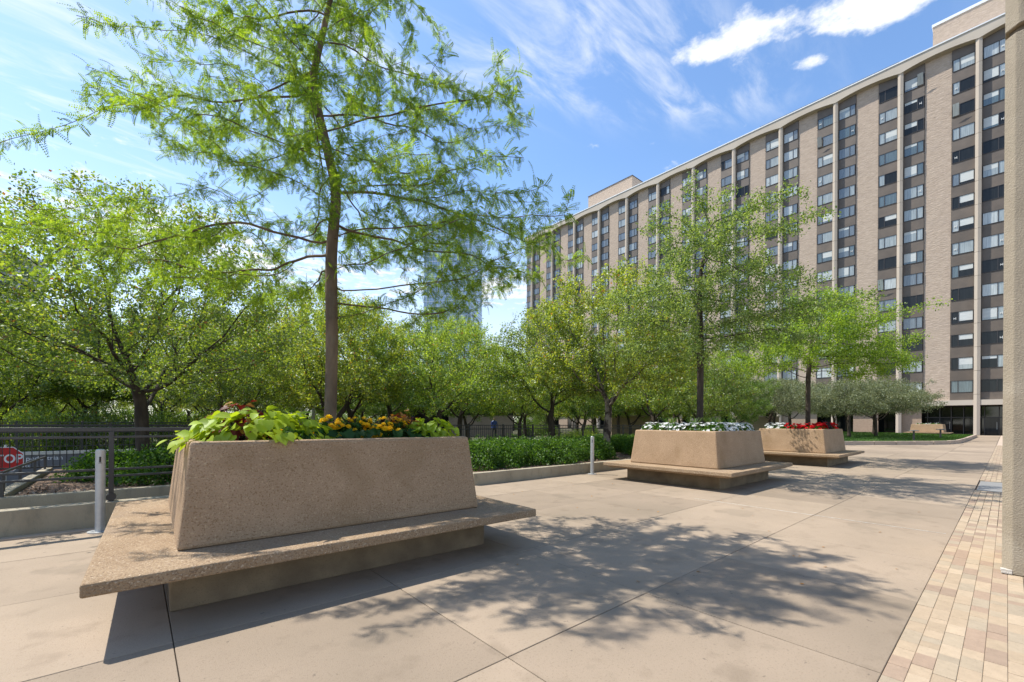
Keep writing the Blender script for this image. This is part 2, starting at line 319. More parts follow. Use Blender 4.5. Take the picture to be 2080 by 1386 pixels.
def leaf_heart(L=1., fold=.18, lobes=False):
    # a heart-shaped leaf lying in XY, stem at origin, tip at +X
    prof = [(0.0, .0), (-.08, .22), (.08, .42), (.35, .45), (.65, .28), (1., 0)]
    if lobes: prof = [(0, 0), (-.1, .3), (.15, .5), (.4, .3), (.6, .32), (1., 0)]
    vs = [(x * L, 0, -.10 * L * (x ** 2)) for x in (0, .2, .5, 1.)]
    b = MB()
    for sgn in (1, -1):
        o = [(x * L, sgn * y * L, fold * y * L - .12 * L * max(0, x) ** 2) for x, y in prof]
        mid = [(0, 0, 0), (.08 * L, 0, 0), (.35 * L, 0, -.014 * L), (.65 * L, 0, -.05 * L)]
        vv = o + mid[1:]; n = len(o)
        fs = [(0, 1, n), (1, 2, n), (n, 2, 3, n + 1), (n + 1, 3, 4, n + 2), (n + 2, 4, 5), (0, n, n)][:5]
        if sgn < 0: fs = [tuple(reversed(f)) for f in fs]
        b.add(vv, fs)
    me = b.mesh('leaf'); bm = bmesh.new(); bm.from_mesh(me); bmesh.ops.remove_doubles(bm, verts=bm.verts, dist=1e-5); bm.to_mesh(me); bm.free()
    me.polygons.foreach_set('use_smooth', [True] * len(me.polygons)); return me
def blossom(r=.03, n=5, cup=.25):
    b = MB()
    for i in range(n):
        a = 2 * math.pi * i / n; w = math.pi / n * 1.05
        b.add([(0, 0, 0), (r * .75 * math.cos(a - w), r * .75 * math.sin(a - w), r * cup), (r * 1.05 * math.cos(a), r * 1.05 * math.sin(a), r * cup * 1.3), (r * .75 * math.cos(a + w), r * .75 * math.sin(a + w), r * cup)], [(0, 1, 2, 3)])
    return b.mesh('flower')
def pompon(r=.03):
    b = MB()
    for k, (rr, zz, n) in enumerate(((1., .0, 9), (.8, .35, 8), (.5, .6, 6))):
        for i in range(n):
            a = 2 * math.pi * (i + .5 * k) / n; w = math.pi / n * 1.1
            b.add([(0, 0, zz * r * .6), (rr * r * .8 * math.cos(a - w), rr * r * .8 * math.sin(a - w), zz * r), (rr * r * math.cos(a), rr * r * math.sin(a), zz * r + r * .1), (rr * r * .8 * math.cos(a + w), rr * r * .8 * math.sin(a + w), zz * r)], [(0, 1, 2, 3)])
    return b.mesh('flower')
HEART = leaf_heart(); LOBED = leaf_heart(1, .12, True); BLOOM = blossom(1.); POM = pompon(1.)
for m_, nm in ((HEART, 'lime_leaf'), (LOBED, 'ivy_leaf'), (BLOOM, 'white_petal'), (POM, 'yellow_petal')): m_.materials.append(MATS[nm])
def put(name, me, m, parent, p, n, up_spin, size):
    # orient local Z to n, spin about it
    q = Vector(n).to_track_quat('Z', 'Y') @ Quaternion((0, 0, 1), up_spin)
    o = bpy.data.objects.new(name, me); C.objects.link(o); o.parent = parent; o.location = p; o.rotation_mode = 'QUATERNION'; o.rotation_quaternion = q; o.scale = (size, size, size)
    mm = MATS[m]
    if me.materials[0] != mm: o.material_slots[0].link = 'OBJECT'; o.material_slots[0].material = mm
    return o
def dome_leaves(parent, m, n, rx, ry, rz_, size, rr, me=None, lo=.0, name='leaf', spread=.5, droop=.25):
    for i in range(n):
        th = rr.uniform(0, 2 * math.pi); ph = math.acos(rr.uniform(lo, 1)); k = rr.uniform(.72, 1.04)
        d = Vector((math.sin(ph) * math.cos(th), math.sin(ph) * math.sin(th), math.cos(ph)))
        p = Vector((d.x * rx, d.y * ry, d.z * rz_)) * k
        nrm = Vector((d.x * .8 + rr.uniform(-spread, spread), d.y * .8 + rr.uniform(-spread, spread), .75 + rr.uniform(-.2, .3)))
        # leaf tip points outward
        q = nrm.to_track_quat('Z', 'Y'); loc = q.inverted() @ Vector((d.x, d.y, -droop)); sp = math.atan2(loc.y, loc.x) + rr.uniform(-.7, .7)
        put(name, me or HEART, m, parent, p, nrm, sp, size * rr.uniform(.7, 1.2))
def leafmass(name, n, rx, ry, rz_, size, seed, lo=-.2, tri=True, upb=.35):
    rg = np.random.default_rng(seed); th = rg.uniform(0, 2 * np.pi, n); cz = rg.uniform(lo, 1, n); sz = np.sqrt(1 - cz ** 2); k = rg.uniform(.25, 1, n) ** .4
    lump = 1 + .16 * np.sin(th * 3 + seed) * np.sin(cz * 5 + seed * 2) + .10 * np.sin(th * 7 + cz * 9)
    p = np.stack([sz * np.cos(th) * rx, sz * np.sin(th) * ry, cz * rz_], 1) * (k * lump)[:, None]
    return quads(name, p, rg, size, upb)
def quads(name, p, rg, size, upb=.35, asp=.55, dirs=None):
    n = len(p); d = rg.normal(size=(n, 3)) if dirs is None else dirs + rg.normal(size=(n, 3)) * .6
    d[:, 2] -= .15; d /= np.linalg.norm(d, axis=1)[:, None]; up = rg.normal(size=(n, 3)) * .75; up[:, 2] += 1 * upb * 2.2
    s = np.cross(up, d); s /= np.linalg.norm(s, axis=1)[:, None] + 1e-9; L = size * rg.uniform(.7, 1.3, n)[:, None]; nn = np.cross(d, s)
    v = np.stack([p, p + d * L * .5 + s * L * asp * .5 + nn * L * .08, p + d * L, p + d * L * .5 - s * L * asp * .5 + nn * L * .08], 1).reshape(-1, 3)
    f = np.arange(4 * n).reshape(n, 4); return npmesh(name, v, f)

# ------------------------------------------------------------------ planters
def planter(name, label, cx, cy, z=0., plate=True, hx=1.97, hy=1.8):
    t = thing(name, label, 'planter', (cx, cy, z))
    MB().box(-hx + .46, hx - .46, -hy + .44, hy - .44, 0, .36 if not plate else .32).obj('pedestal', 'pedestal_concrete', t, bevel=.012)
    if plate: MB().box(-hx + .10, hx - .10, -hy + .10, hy - .10, .321, .358).obj('under_plate', 'seat_aggregate', t, bevel=.006)
    MB().box(-hx, hx, -hy, hy, .36, .45).obj('bench_slab', 'seat_aggregate', t, bevel=.014)
    ox, oy, rx, ry, th = hx - .50, hy - .50, hx - .595, hy - .595, .11; zb, zt = .451, 1.32
    b = MB()
    o = [(i * ox, j * oy, zb) for i, j in ((-1, -1), (1, -1), (1, 1), (-1, 1))]; r = [(i * rx, j * ry, zt) for i, j in ((-1, -1), (1, -1), (1, 1), (-1, 1))]
    ri = [(i * (rx - th), j * (ry - th), zt) for i, j in ((-1, -1), (1, -1), (1, 1), (-1, 1))]; rb = [(i * (rx - th), j * (ry - th), 1.18) for i, j in ((-1, -1), (1, -1), (1, 1), (-1, 1))]
    fs = [(3, 2, 1, 0)]
    for i in range(4):
        j = (i + 1) % 4; fs += [(i, j, 4 + j, 4 + i), (4 + i, 4 + j, 8 + j, 8 + i), (8 + i, 8 + j, 12 + j, 12 + i)]
    fs.append((12, 13, 14, 15)); b.add(o + r + ri + rb, fs); b.obj('planter_wall', 'aggregate', t, bevel=.028)
    MB().box(-rx + th + .004, rx - th - .004, -ry + th + .004, ry - th - .004, 1.19, 1.245).obj('soil', 'soil', t)
    return t
planter('bench_planter', 'large square tan concrete planter with bench slab, nearest, with lime green vines', 1.75, 5.6, 0, False).rotation_euler = (0, 0, R(-1.4))
planter('bench_planter', 'square tan concrete planter with bench slab and white flowers, middle one', 11.45, 5.47, 0, True, 1.97, 1.66)
planter('bench_planter', 'square tan concrete planter with bench slab and red flowers, behind the white flowered one', 20.0, 5.4, 0, True, 1.97, 1.66)
planter('bench_planter', 'small far concrete planter by the glass entrance of the apartment block', 64.5, 5.6, .26)

# ------------------------------------------------------------------ apartment block
def apartment():
    rr = random.Random(5)
    B = thing('apartment_building', 'tall brown and tan apartment block with pilasters and rows of windows', 'building', (77.8, 40, .3))
    ox, oy, oz = 77.8, 40, .3
    def part(b, name, m, parent=None, bevel=0): return b.obj(name, m, parent or B, bevel=bevel)
    def bx(x0, x1, y0, y1, z0, z1, b=None): return (b or MB()).box(x0 - ox, x1 - ox, y0 - oy, y1 - oy, z0 - oz, z1 - oz)
    part(bx(77.8, 96, -16, 83.6, 4.0, 49.9), 'brick_wall', 'brick')
    part(bx(80.2, 96, -16, 83.6, .2, 3.99), 'lobby_wall', 'lobby_glass')
    part(bx(77.28, 77.79, -16, 83.6, 3.97, 4.61), 'canopy_beam', 'fascia_concrete')
    part(bx(77.6, 80.19, -16, 83.6, 3.90, 3.965), 'canopy_soffit', 'pavilion_dark')
    part(bx(77.0, 95.5, -16.2, 83.9, 50.0, 50.16), 'coping', 'coping_white')
    ph = part(bx(84, 93, -16, 7.07, 49.95, 57.2), 'penthouse', 'brick'); part(bx(83.9, 93.1, -16.1, 7.17, 57.2, 57.55), 'penthouse_coping', 'coping_white')
    part(bx(84, 92, 55.7, 68.2, 49.95, 57.2), 'penthouse', 'brick'); part(bx(83.9, 92.1, 55.6, 68.3, 57.2, 57.32), 'penthouse_coping', 'frame_bronze')
    # thin roof rail
    q = MB()
    for y in np.arange(10, 30, 2.5): bx(79, 79.04, y, y + .04, 50.1, 51.5, q)
    bx(79, 79.03, 10, 27.6, 51.45, 51.5, q); part(q, 'roof_rail', 'dark_metal')
    P0, PS = 2.44, 7.16; zj = lambda k: 5.26 + 2.892 * k
    # shared meshes, built facing -X, origin at the window's lower corner nearest the pilaster; s = direction of the bay
    def wframe(s):
        b = MB(); W_, H = 1.92, 1.5; e = .055
        def y(a, c): return (min(s * a, s * c), max(s * a, s * c))
        for (u0, u1, z0, z1) in ((0, W_, 0, e), (0, W_, H - e, H), (0, e, e, H - e), (W_ - e, W_, e, H - e), (1.26, 1.33, e, H - e)): b.box(-.09, .0, *y(u0, u1), z0, z1)
        me = b.mesh('window'); me.materials.append(MATS['frame_bronze']); return me
    def pane(s, u0, u1):
        b = MB(); y0, y1 = min(s * u0, s * u1), max(s * u0, s * u1)
        b.box(-.045, -.03, y0, y1, .05, 1.45); me = b.mesh('pane'); me.materials.append(MATS['pane_sky']); return me
    FR = {s: wframe(s) for s in (1, -1)}; BIG = {s: pane(s, .05, 1.265) for s in (1, -1)}; SML = {s: pane(s, 1.325, 1.875) for s in (1, -1)}
    BLD = {1: [], -1: []}
    for s in (1, -1):
        for hh in (.35, .6, .85, 1.15):
            b = MB().box(-.049, -.0455, min(s * .06, s * 1.255), max(s * .06, s * 1.255), 1.445 - hh, 1.445); me = b.mesh('blind'); me.materials.append(MATS['blind_white']); BLD[s].append(me)
    SP = {}
    for s in (1, -1):
        b = MB(); b.box(-.05, .0, min(0, s * 2.02), max(0, s * 2.02), 0, 1.37); SP[s] = b.mesh('spandrel_panel'); SP[s].materials.append(MATS['spandrel'])
    lat = MB().box(-.10, -.05, -.09, .09, .62, .68).box(-.10, -.05, -.11, -.07, .5, .8).box(-.10, -.05, .07, .11, .54, .76).mesh('latch'); lat.materials.append(MATS['hardware_white'])
    def bay(y0, s, k, full):
        # dark reveal behind the bay
        rv = bx(77.735, 77.802, min(y0, y0 + s * 2.06), max(y0, y0 + s * 2.06), 4.615, 48.9); part(rv, 'bay_panel', 'reveal_dark')
        fx = -.07
        rest_f, rest_p, rest_s = MB(), MB(), MB()
        for r in range(15):
            z = zj(r) + .3 - oz
            near = k <= 2
            dark = .42 if k == 0 else (.22 if k <= 1 else .04)
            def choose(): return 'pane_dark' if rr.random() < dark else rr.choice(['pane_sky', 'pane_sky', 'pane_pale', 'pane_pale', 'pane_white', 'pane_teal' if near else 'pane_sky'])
            loc = (fx, y0 + s * .06 - oy, z)
            if full:
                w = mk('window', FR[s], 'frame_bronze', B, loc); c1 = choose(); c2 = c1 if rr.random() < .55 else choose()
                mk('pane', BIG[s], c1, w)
                p2 = mk('pane', SML[s], c2, w)
                if rr.random() < .05 and near: p2.location = (-.30, 0, .0); p2.rotation_euler = (0, R(-14), 0)
                if k <= 5 and c1 != 'pane_white' and rr.random() < .42: mk('blind', BLD[s][rr.randrange(4)], 'blind_white', w)
                if near and rr.random() < .4: mk('latch', lat, 'hardware_white', w, (0, s * 1.6, 0))
            else:
                for me, tgt in ((FR[s], rest_f), (BIG[s], rest_p), (SML[s], rest_p)): tgt.add([(v.co.x + loc[0], v.co.y + loc[1], v.co.z + loc[2]) for v in me.vertices], [tuple(p.vertices) for p in me.polygons])
            sl_ = (fx + .01, y0 + s * .02 - oy, z + 1.51)
            if r < 14:
                if full: mk('spandrel_panel', SP[s], 'spandrel', B, sl_)
                else: rest_s.add([(v.co.x + sl_[0], v.co.y + sl_[1], v.co.z + sl_[2]) for v in SP[s].vertices], [tuple(p.vertices) for p in SP[s].polygons])
        part(bx(77.67, 77.74, min(y0 + s * .02, y0 + s * 2.04), max(y0 + s * .02, y0 + s * 2.04), 4.62, 5.545), 'spandrel_panel', 'spandrel')
        part(bx(77.67, 77.74, min(y0 + s * .02, y0 + s * 2.04), max(y0 + s * .02, y0 + s * 2.04), 47.57, 49.3), 'spandrel_panel', 'spandrel')
        if not full:
            for b, nm, m in ((rest_f, 'far_window_frames', 'frame_bronze'), (rest_p, 'far_window_panes', 'pane_sky'), (rest_s, 'far_spandrels', 'spandrel')): part(b, nm, m)['kind'] = 'stuff'
    for k in range(-2, 12):
        y = P0 + PS * k
        # pilaster with a shallow prow, cut by joints at each floor
        zs = [.3] + [zj(i) for i in range(0, 15)] + [48.75]
        for i in range(len(zs) - 1):
            if k < 0 and i % 16: continue
            z0, z1 = (zs[i] + (.03 if i else 0), zs[i + 1]) if k >= 0 else (.3, 48.75)
            b = MB().prism([(77.79 - ox, y - .28 - oy), (77.79 - ox, y + .28 - oy), (77.22 - ox, y + .28 - oy), (77.13 - ox, y - oy), (77.22 - ox, y - .28 - oy)], z0 - oz, z1 - oz)
            part(b, 'pilaster', 'pilaster_concrete')
        if k >= 0:
            bay(y + .28, 1, k, k <= 9); bay(y - .28, -1, k, k <= 9)
        # fascia between this pilaster and the next, lower edge arched
        if k < 11 or True:
            y1 = min(y + PS, 83.6); n = 12; f = []
            for i in range(n + 1):
                u = i / n; yy = y + (y1 - y) * u; f.append((yy, 48.6 + .42 * math.sin(math.pi * (u if k < 11 else u * .35)) ** .8))
            b = MB(); o = 0
            vs = []
            for yy, zz in f:
                vs += [(77.08 - ox, yy - oy, zz - oz), (77.08 - ox, yy - oy, 50.0 - oz), (77.81 - ox, yy - oy, zz - .12 - oz), (77.81 - ox, yy - oy, 50.0 - oz)]
            fs = []
            for i in range(n):
                a, c = 4 * i, 4 * i + 4
                fs += [(a, a + 1, c + 1, c), (a + 2, a, c, c + 2), (a + 1, a + 3, c + 3, c + 1)]
            b.add(vs, fs); part(b, 'fascia', 'fascia_concrete')
    # ground floor: brick panels below the piers, mullioned dark glass between
    for k in range(1, 12):
        y = P0 + PS * k; part(bx(77.82, 78.1, y + 2.2, min(y + PS - 2.2, 83.5), .2, 3.96), 'ground_wall', 'brick_low')
        if k != 0: part(bx(77.82, 78.05, y - 2.2, y - .3, .2, 3.96), 'ground_wall', 'brick_low') if k % 2 else None
    for y in (6.9, 5.75, 4.7, 3.6, 1.8, .6, -1.2, -3.): part(bx(79.2, 79.3, y, y + .08, .3, 3.9), 'mullion', 'frame_bronze')
    part(bx(79.22, 79.28, -4, 7.2, 2.45, 2.53), 'transom', 'frame_bronze')
    for y in (4.75, 5.8, .7): 
        w = part(bx(79.235, 79.25, y, y + (1.0 if y > 1 else 1.1), .32, 2.44), 'glass_door', 'pane_dark')
        bx(79.17, 79.2, y + .1, y + .13, 1.0, 1.9).obj('handle', 'silver_metal', w)
apartment()

# ------------------------------------------------------------------ near concrete column at the right edge
def column():
    t = thing('concrete_column', 'rough concrete column of the near building at the right edge', 'column', (6.63, .03, 0))
    poly = [(0, -1.2), (1.1, -1.2), (1.1, 0), (.06, 0), (0, -.07)]
    MB().prism(poly, 0.004, 5.44).obj('shaft', 'column_concrete', t, bevel=.008)
    MB().prism([(.03, -1.17), (1.07, -1.17), (1.07, -.03), (.08, -.03), (.03, -.09)], 5.44, 5.50).obj('joint', 'joint_dirt', t)
    MB().prism([(-.03, -1.2), (1.1, -1.2), (1.1, 0.0), (.05, 0.0), (-.03, -.09)], 5.50, 14.).obj('upper_shaft', 'column_concrete', t, bevel=.01)
    b = MB(); r = random.Random(2)
    for i in range(2): b.box(-.004 - r.uniform(0, .008), .055, -.06 - r.uniform(0, .012), .004 + r.uniform(0, .008), .005 + i * .022, .027 + i * .022)
    b.obj('chipped_foot', 'chipped_plaster', t, bevel=.004)
column()

# ------------------------------------------------------------------ planting beds, ramp walls, rails
def site():
    r = random.Random(21)
    g = struct(MB().box(-1.45, 120, 9.62, 14.98, -2.3, .30).obj('planting_bed', 'mulch'))
    g2 = struct(MB().box(6.02, 37.2, 8.42, 9.60, -.3, .27).obj('planting_bed', 'mulch'))
    struct(MB().box(3.2, 140, 15.0, 160, -2.3, .12).obj('garden', 'garden_ground'))
    struct(MB().box(-90, 3.18, 25.3, 160, -2.3, .10).obj('far_garden', 'garden_ground'))
    # kerb wall in front of the bed, cut in lengths
    t = thing('planting_bed_wall', 'low concrete wall edging the shrub bed behind the planters', 'wall', (6, 8.25, 0))
    x = 6.02
    while x < 36:
        L = min(3.9, 36.4 - x); MB().box(x - 6, x - 6 + L - .012, 0, .165, -.05, .285).obj('wall_section', 'wall_concrete', t, bevel=.01); x += L
    MB().box(.02, .18, .17, 1.35, -.05, .28).obj('wall_return', 'wall_concrete', t, bevel=.01)
    t = thing('ramp_wall', 'low concrete wall along the ramp behind the nearest planter', 'wall', (-8, 8.25, 0))
    MB().box(0, 10.6, 0, .2, -1.5, .345).obj('wall_section', 'wall_concrete', t, bevel=.012)
    MB().box(0, 10.6, -.16, -.012, -.03, .022).obj('footing', 'kerb_concrete', t, bevel=.008)
    t = thing('upper_bed_wall', 'stained concrete wall holding the mulch bed above the ramp', 'wall', (-1.62, 9.45, 0))
    MB().box(0, 7.6, 0, .165, -1.6, .37).obj('wall_section', 'wall_concrete', t, bevel=.012)
    MB().box(0, .16, .167, 5.3, -2.2, .37).obj('wall_return', 'wall_concrete', t, bevel=.012)
    b = MB(); b.add([(-9, 8.46, -1.2), (2.6, 8.46, -.02), (2.6, 9.44, -.02), (-9, 9.44, -1.2)], [(0, 1, 2, 3)]); b.add([(2.6, 8.30, -.012), (6., 8.30, -.012), (6., 9.44, -.012), (2.6, 9.44, -.012)], [(0, 1, 2, 3)])
    struct(b.obj('ramp', 'grey_concrete'))
    # guard rail on the ramp wall
    t = thing('guard_rail', 'dark metal guard rail with two bars on the ramp wall left of the planter', 'railing', (-.255, 8.35, .345))
    for z, h in ((1.045, .055), (.925, .032)): MB().box(-6, 2.9, -.025, .025, z - h, z).obj('bar', 'dark_metal', t, bevel=.005)
    for i in (-3, -2, -1, 0, 1, 2):
        p = MB().box(i * 1.45 - .028, i * 1.45 + .028, -.028, .028, .0, .989).obj('post', 'dark_metal', t, bevel=.004)
        MB().tube([(i * 1.45, -.034, .06), (i * 1.45, .07, .06)], .055, 14).obj('flange', 'dark_metal', p)
    t = thing('handrail', 'low dark double handrail above the mulch bed wall', 'railing', (-1.5, 9.53, .37))
    for z in (.345, .235): MB().box(-5, 8.42, -.02, .02, z - .035, z).obj('bar', 'dark_metal', t, bevel=.006)
    for x in (-4, -2.2, .05, 2.15, 4.2, 6.3, 8.4): MB().box(x - .02, x + .02, -.0205, .0205, 0.0, .199).obj('post', 'dark_metal', t)
    MB().box(8.36, 8.44, -.03, .03, .0, .40).obj('end_post', 'silver_metal', t, bevel=.006)
    t = thing('handrail', 'short dark handrail along the left end of the mulch bed', 'railing', (-1.55, 10.2, .37))
    MB().tube([(0, 0, .30), (0, 4.3, .27)], .022, 8).obj('bar', 'dark_metal', t)
    for y in (.1, 1.4, 2.9, 4.2): MB().box(-.018, .018, y - .018, y + .018, 0, .28).obj('post', 'dark_metal', t)
    # picket fences
    def fence(name, label, y, x0, x1, zb, zt, sp, step, pm=300):
        t = thing(name, label, 'fence', (x0, y, 0)); n = 0; L = x1 - x0
        for z in (zt, zt - .16, zb): MB().box(0, L, -.02, .02, z - .035, z).obj('bar', 'black_metal', t)
        k = 0; x = 0
        me = MB().box(-.008, .008, -.008, .008, zb, zt - .04).mesh('picket'); me.materials.append(MATS['black_metal'])
        xs = list(np.arange(.06, L, step))
        for xx in xs[:300]: mk('picket', me, 'black_metal', t, (xx, 0, 0))
        if len(xs) > 300:
            b = MB()
            for xx in xs[300:]: b.box(xx - .008, xx + .008, -.008, .008, zb, zt - .04)
            b.obj('far_pickets', 'black_metal', t)['kind'] = 'stuff'
        x = 0
        while x <= L + .01: MB().box(x - .03, x + .03, -.03, .03, -.0 + .1, zt + .03).obj('post', 'black_metal', t); x += sp
    fence('picket_fence', 'black metal picket fence behind the green shrubs', 14.75, -2.3, 34, .40, 1.38, 1.83, .112)
    fence('picket_fence', 'far black picket fence above the beige capped wall beyond the sunken driveway', 25.5, -9, 3.1, .42, 1.40, 1.83, .125)
    t = thing('driveway_wall', 'beige capped grey retaining wall of the sunken driveway', 'wall', (-14, 25.1, 0))
    MB().box(0, 17.1, 0, .18, -2.2, .10).obj('wall_section', 'panel_grey', t); MB().box(0, 17.12, -.05, .22, .10, .22).obj('cap', 'beige_cap', t)
    t = thing('driveway_wall', 'side retaining wall at the end of the sunken driveway', 'wall', (2.95, 15.05, 0)); MB().box(0, .2, 0, 10, -2.2, .13).obj('wall_section', 'wall_concrete', t)
    # lettering on the driveway wall
    for s, z, sz in (('No pedestrian', -.12, .24), ('access', -.40, .2)):
        cu = bpy.data.curves.new('lettering', 'FONT'); cu.body = s; cu.size = sz; cu.extrude = .004; o = bpy.data.objects.new('lettering', cu); C.objects.link(o)
        dg = bpy.context.evaluated_depsgraph_get(); me = bpy.data.meshes.new_from_object(o.evaluated_get(dg)); bpy.data.objects.remove(o)
        q = bpy.data.objects.new('lettering', me); C.objects.link(q); me.materials.clear(); me.materials.append(MATS['sign_white'])
        q.parent = [x for x in C.objects if x.get('label', '').startswith('beige capped')][0]; q.location = (10.4, -.008, z); q.rotation_euler = (R(90), 0, 0)
    # stop sign standing on the sunken driveway
    t = thing('stop_sign', 'red octagonal stop sign seen through the railings at the left', 'sign', (-3.0, 20.2, -2.2), R(-49 + 0))
    t.rotation_euler = (0, 0, R(8.4))
    oc = lambda r: [(r * math.cos(R(22.5 + 45 * i)), r * math.sin(R(22.5 + 45 * i))) for i in range(8)]
    def plate(r, y, th, nm, m):
        b = MB(); p = oc(r); n = 8; b.add([(x, y, z + 2.46) for x, z in p] + [(x, y + th, z + 2.46) for x, z in p], [tuple(range(n)), tuple(range(2 * n - 1, n - 1, -1))] + [((i + 1) % n, i, n + i, n + (i + 1) % n) for i in range(n)]); return b.obj(nm, m, t)
    plate(.41, 0, .006, 'border', 'sign_white'); plate(.385, -.004, .003, 'face', 'sign_red')
    MB().tube([(0, .05, 0), (0, .05, 2.9)], .03, 8).obj('pole', 'silver_metal', t)
    cu = bpy.data.curves.new('lettering', 'FONT'); cu.body = 'STOP'; cu.size = .36; cu.align_x = 'CENTER'; cu.align_y = 'CENTER'; cu.extrude = .002; cu.offset = .008; o = bpy.data.objects.new('lettering', cu); C.objects.link(o)
    dg = bpy.context.evaluated_depsgraph_get(); me = bpy.data.meshes.new_from_object(o.evaluated_get(dg)); bpy.data.objects.remove(o)
    me.materials.clear(); me.materials.append(MATS['sign_white'])
    q = bpy.data.objects.new('lettering', me); C.objects.link(q); q.parent = t; q.location = (0, -.008, 2.46); q.rotation_euler = (R(90), 0, 0); q.scale = (.82, 1, 1)
    # bollards
    def bollard(x, y, label):
        t = thing('bollard', label, 'bollard', (x, y, 0), R(-92 if x < 1 else -150), 'silver bollards along the low walls')
        b = MB(); n = 28; r = .052; vs = []
        for i in range(n): a = 2 * math.pi * i / n; vs.append((r * math.cos(a), r * math.sin(a), .012))
        for i in range(n): a = 2 * math.pi * i / n; vs.append((r * math.cos(a), r * math.sin(a), 1.08 + .014 * math.cos(a)))
        for i in range(n): a = 2 * math.pi * i / n; vs.append((.044 * math.cos(a), .044 * math.sin(a), 1.094 + .012 * math.cos(a)))
        fs = [(i, (i + 1) % n, n + (i + 1) % n, n + i) for i in range(n)] + [(n + i, n + (i + 1) % n, 2 * n + (i + 1) % n, 2 * n + i) for i in range(n)] + [tuple(range(2 * n, 3 * n))]
        b.add(vs, fs).obj('post', 'silver_metal', t, smooth=False)
        MB().tube([(0, 0, 0.001), (0, 0, .012)], .13, 28).obj('base_plate', 'silver_metal', t)
        s = MB(); s.tube([(.0505, 0, .955), (.0505, 0, 1.005)], .011, 8); s.box(.048, .056, -.010, .010, .93, .955); s.box(.05, .054, -.016, .016, .918, .924); s.obj('call_button', 'black_metal', t)
    bollard(-.35, 7.98, 'silver bollard with dark button, leftmost, in front of the ramp wall')
    bollard(10.05, 7.95, 'silver bollard between the two nearest planters by the low wall')
    # mulch chips near the bed front
    rg = np.random.default_rng(4); n = 5200; p = np.stack([rg.uniform(-1.4, 30, n), 9.7 + rg.uniform(0, 1, n) ** 1.4 * 3.6, np.full(n, .308)], 1); p[: n // 3, 0] = rg.uniform(-1.4, 3, n // 3)
    m2 = n // 4; p[-m2:, 1] = rg.uniform(8.45, 9.5, m2); p[-m2:, 0] = rg.uniform(6.3, 30, m2); p[-m2:, 2] = .278
    me = quads('wood_chips', p, rg, .07, 1.6, .45); me.materials.append(MATS['wood_chip']); tag(mk('wood_chips', me, None), 'brown wood chip mulch scattered on the planting beds', 'mulch', kind='stuff')
site()

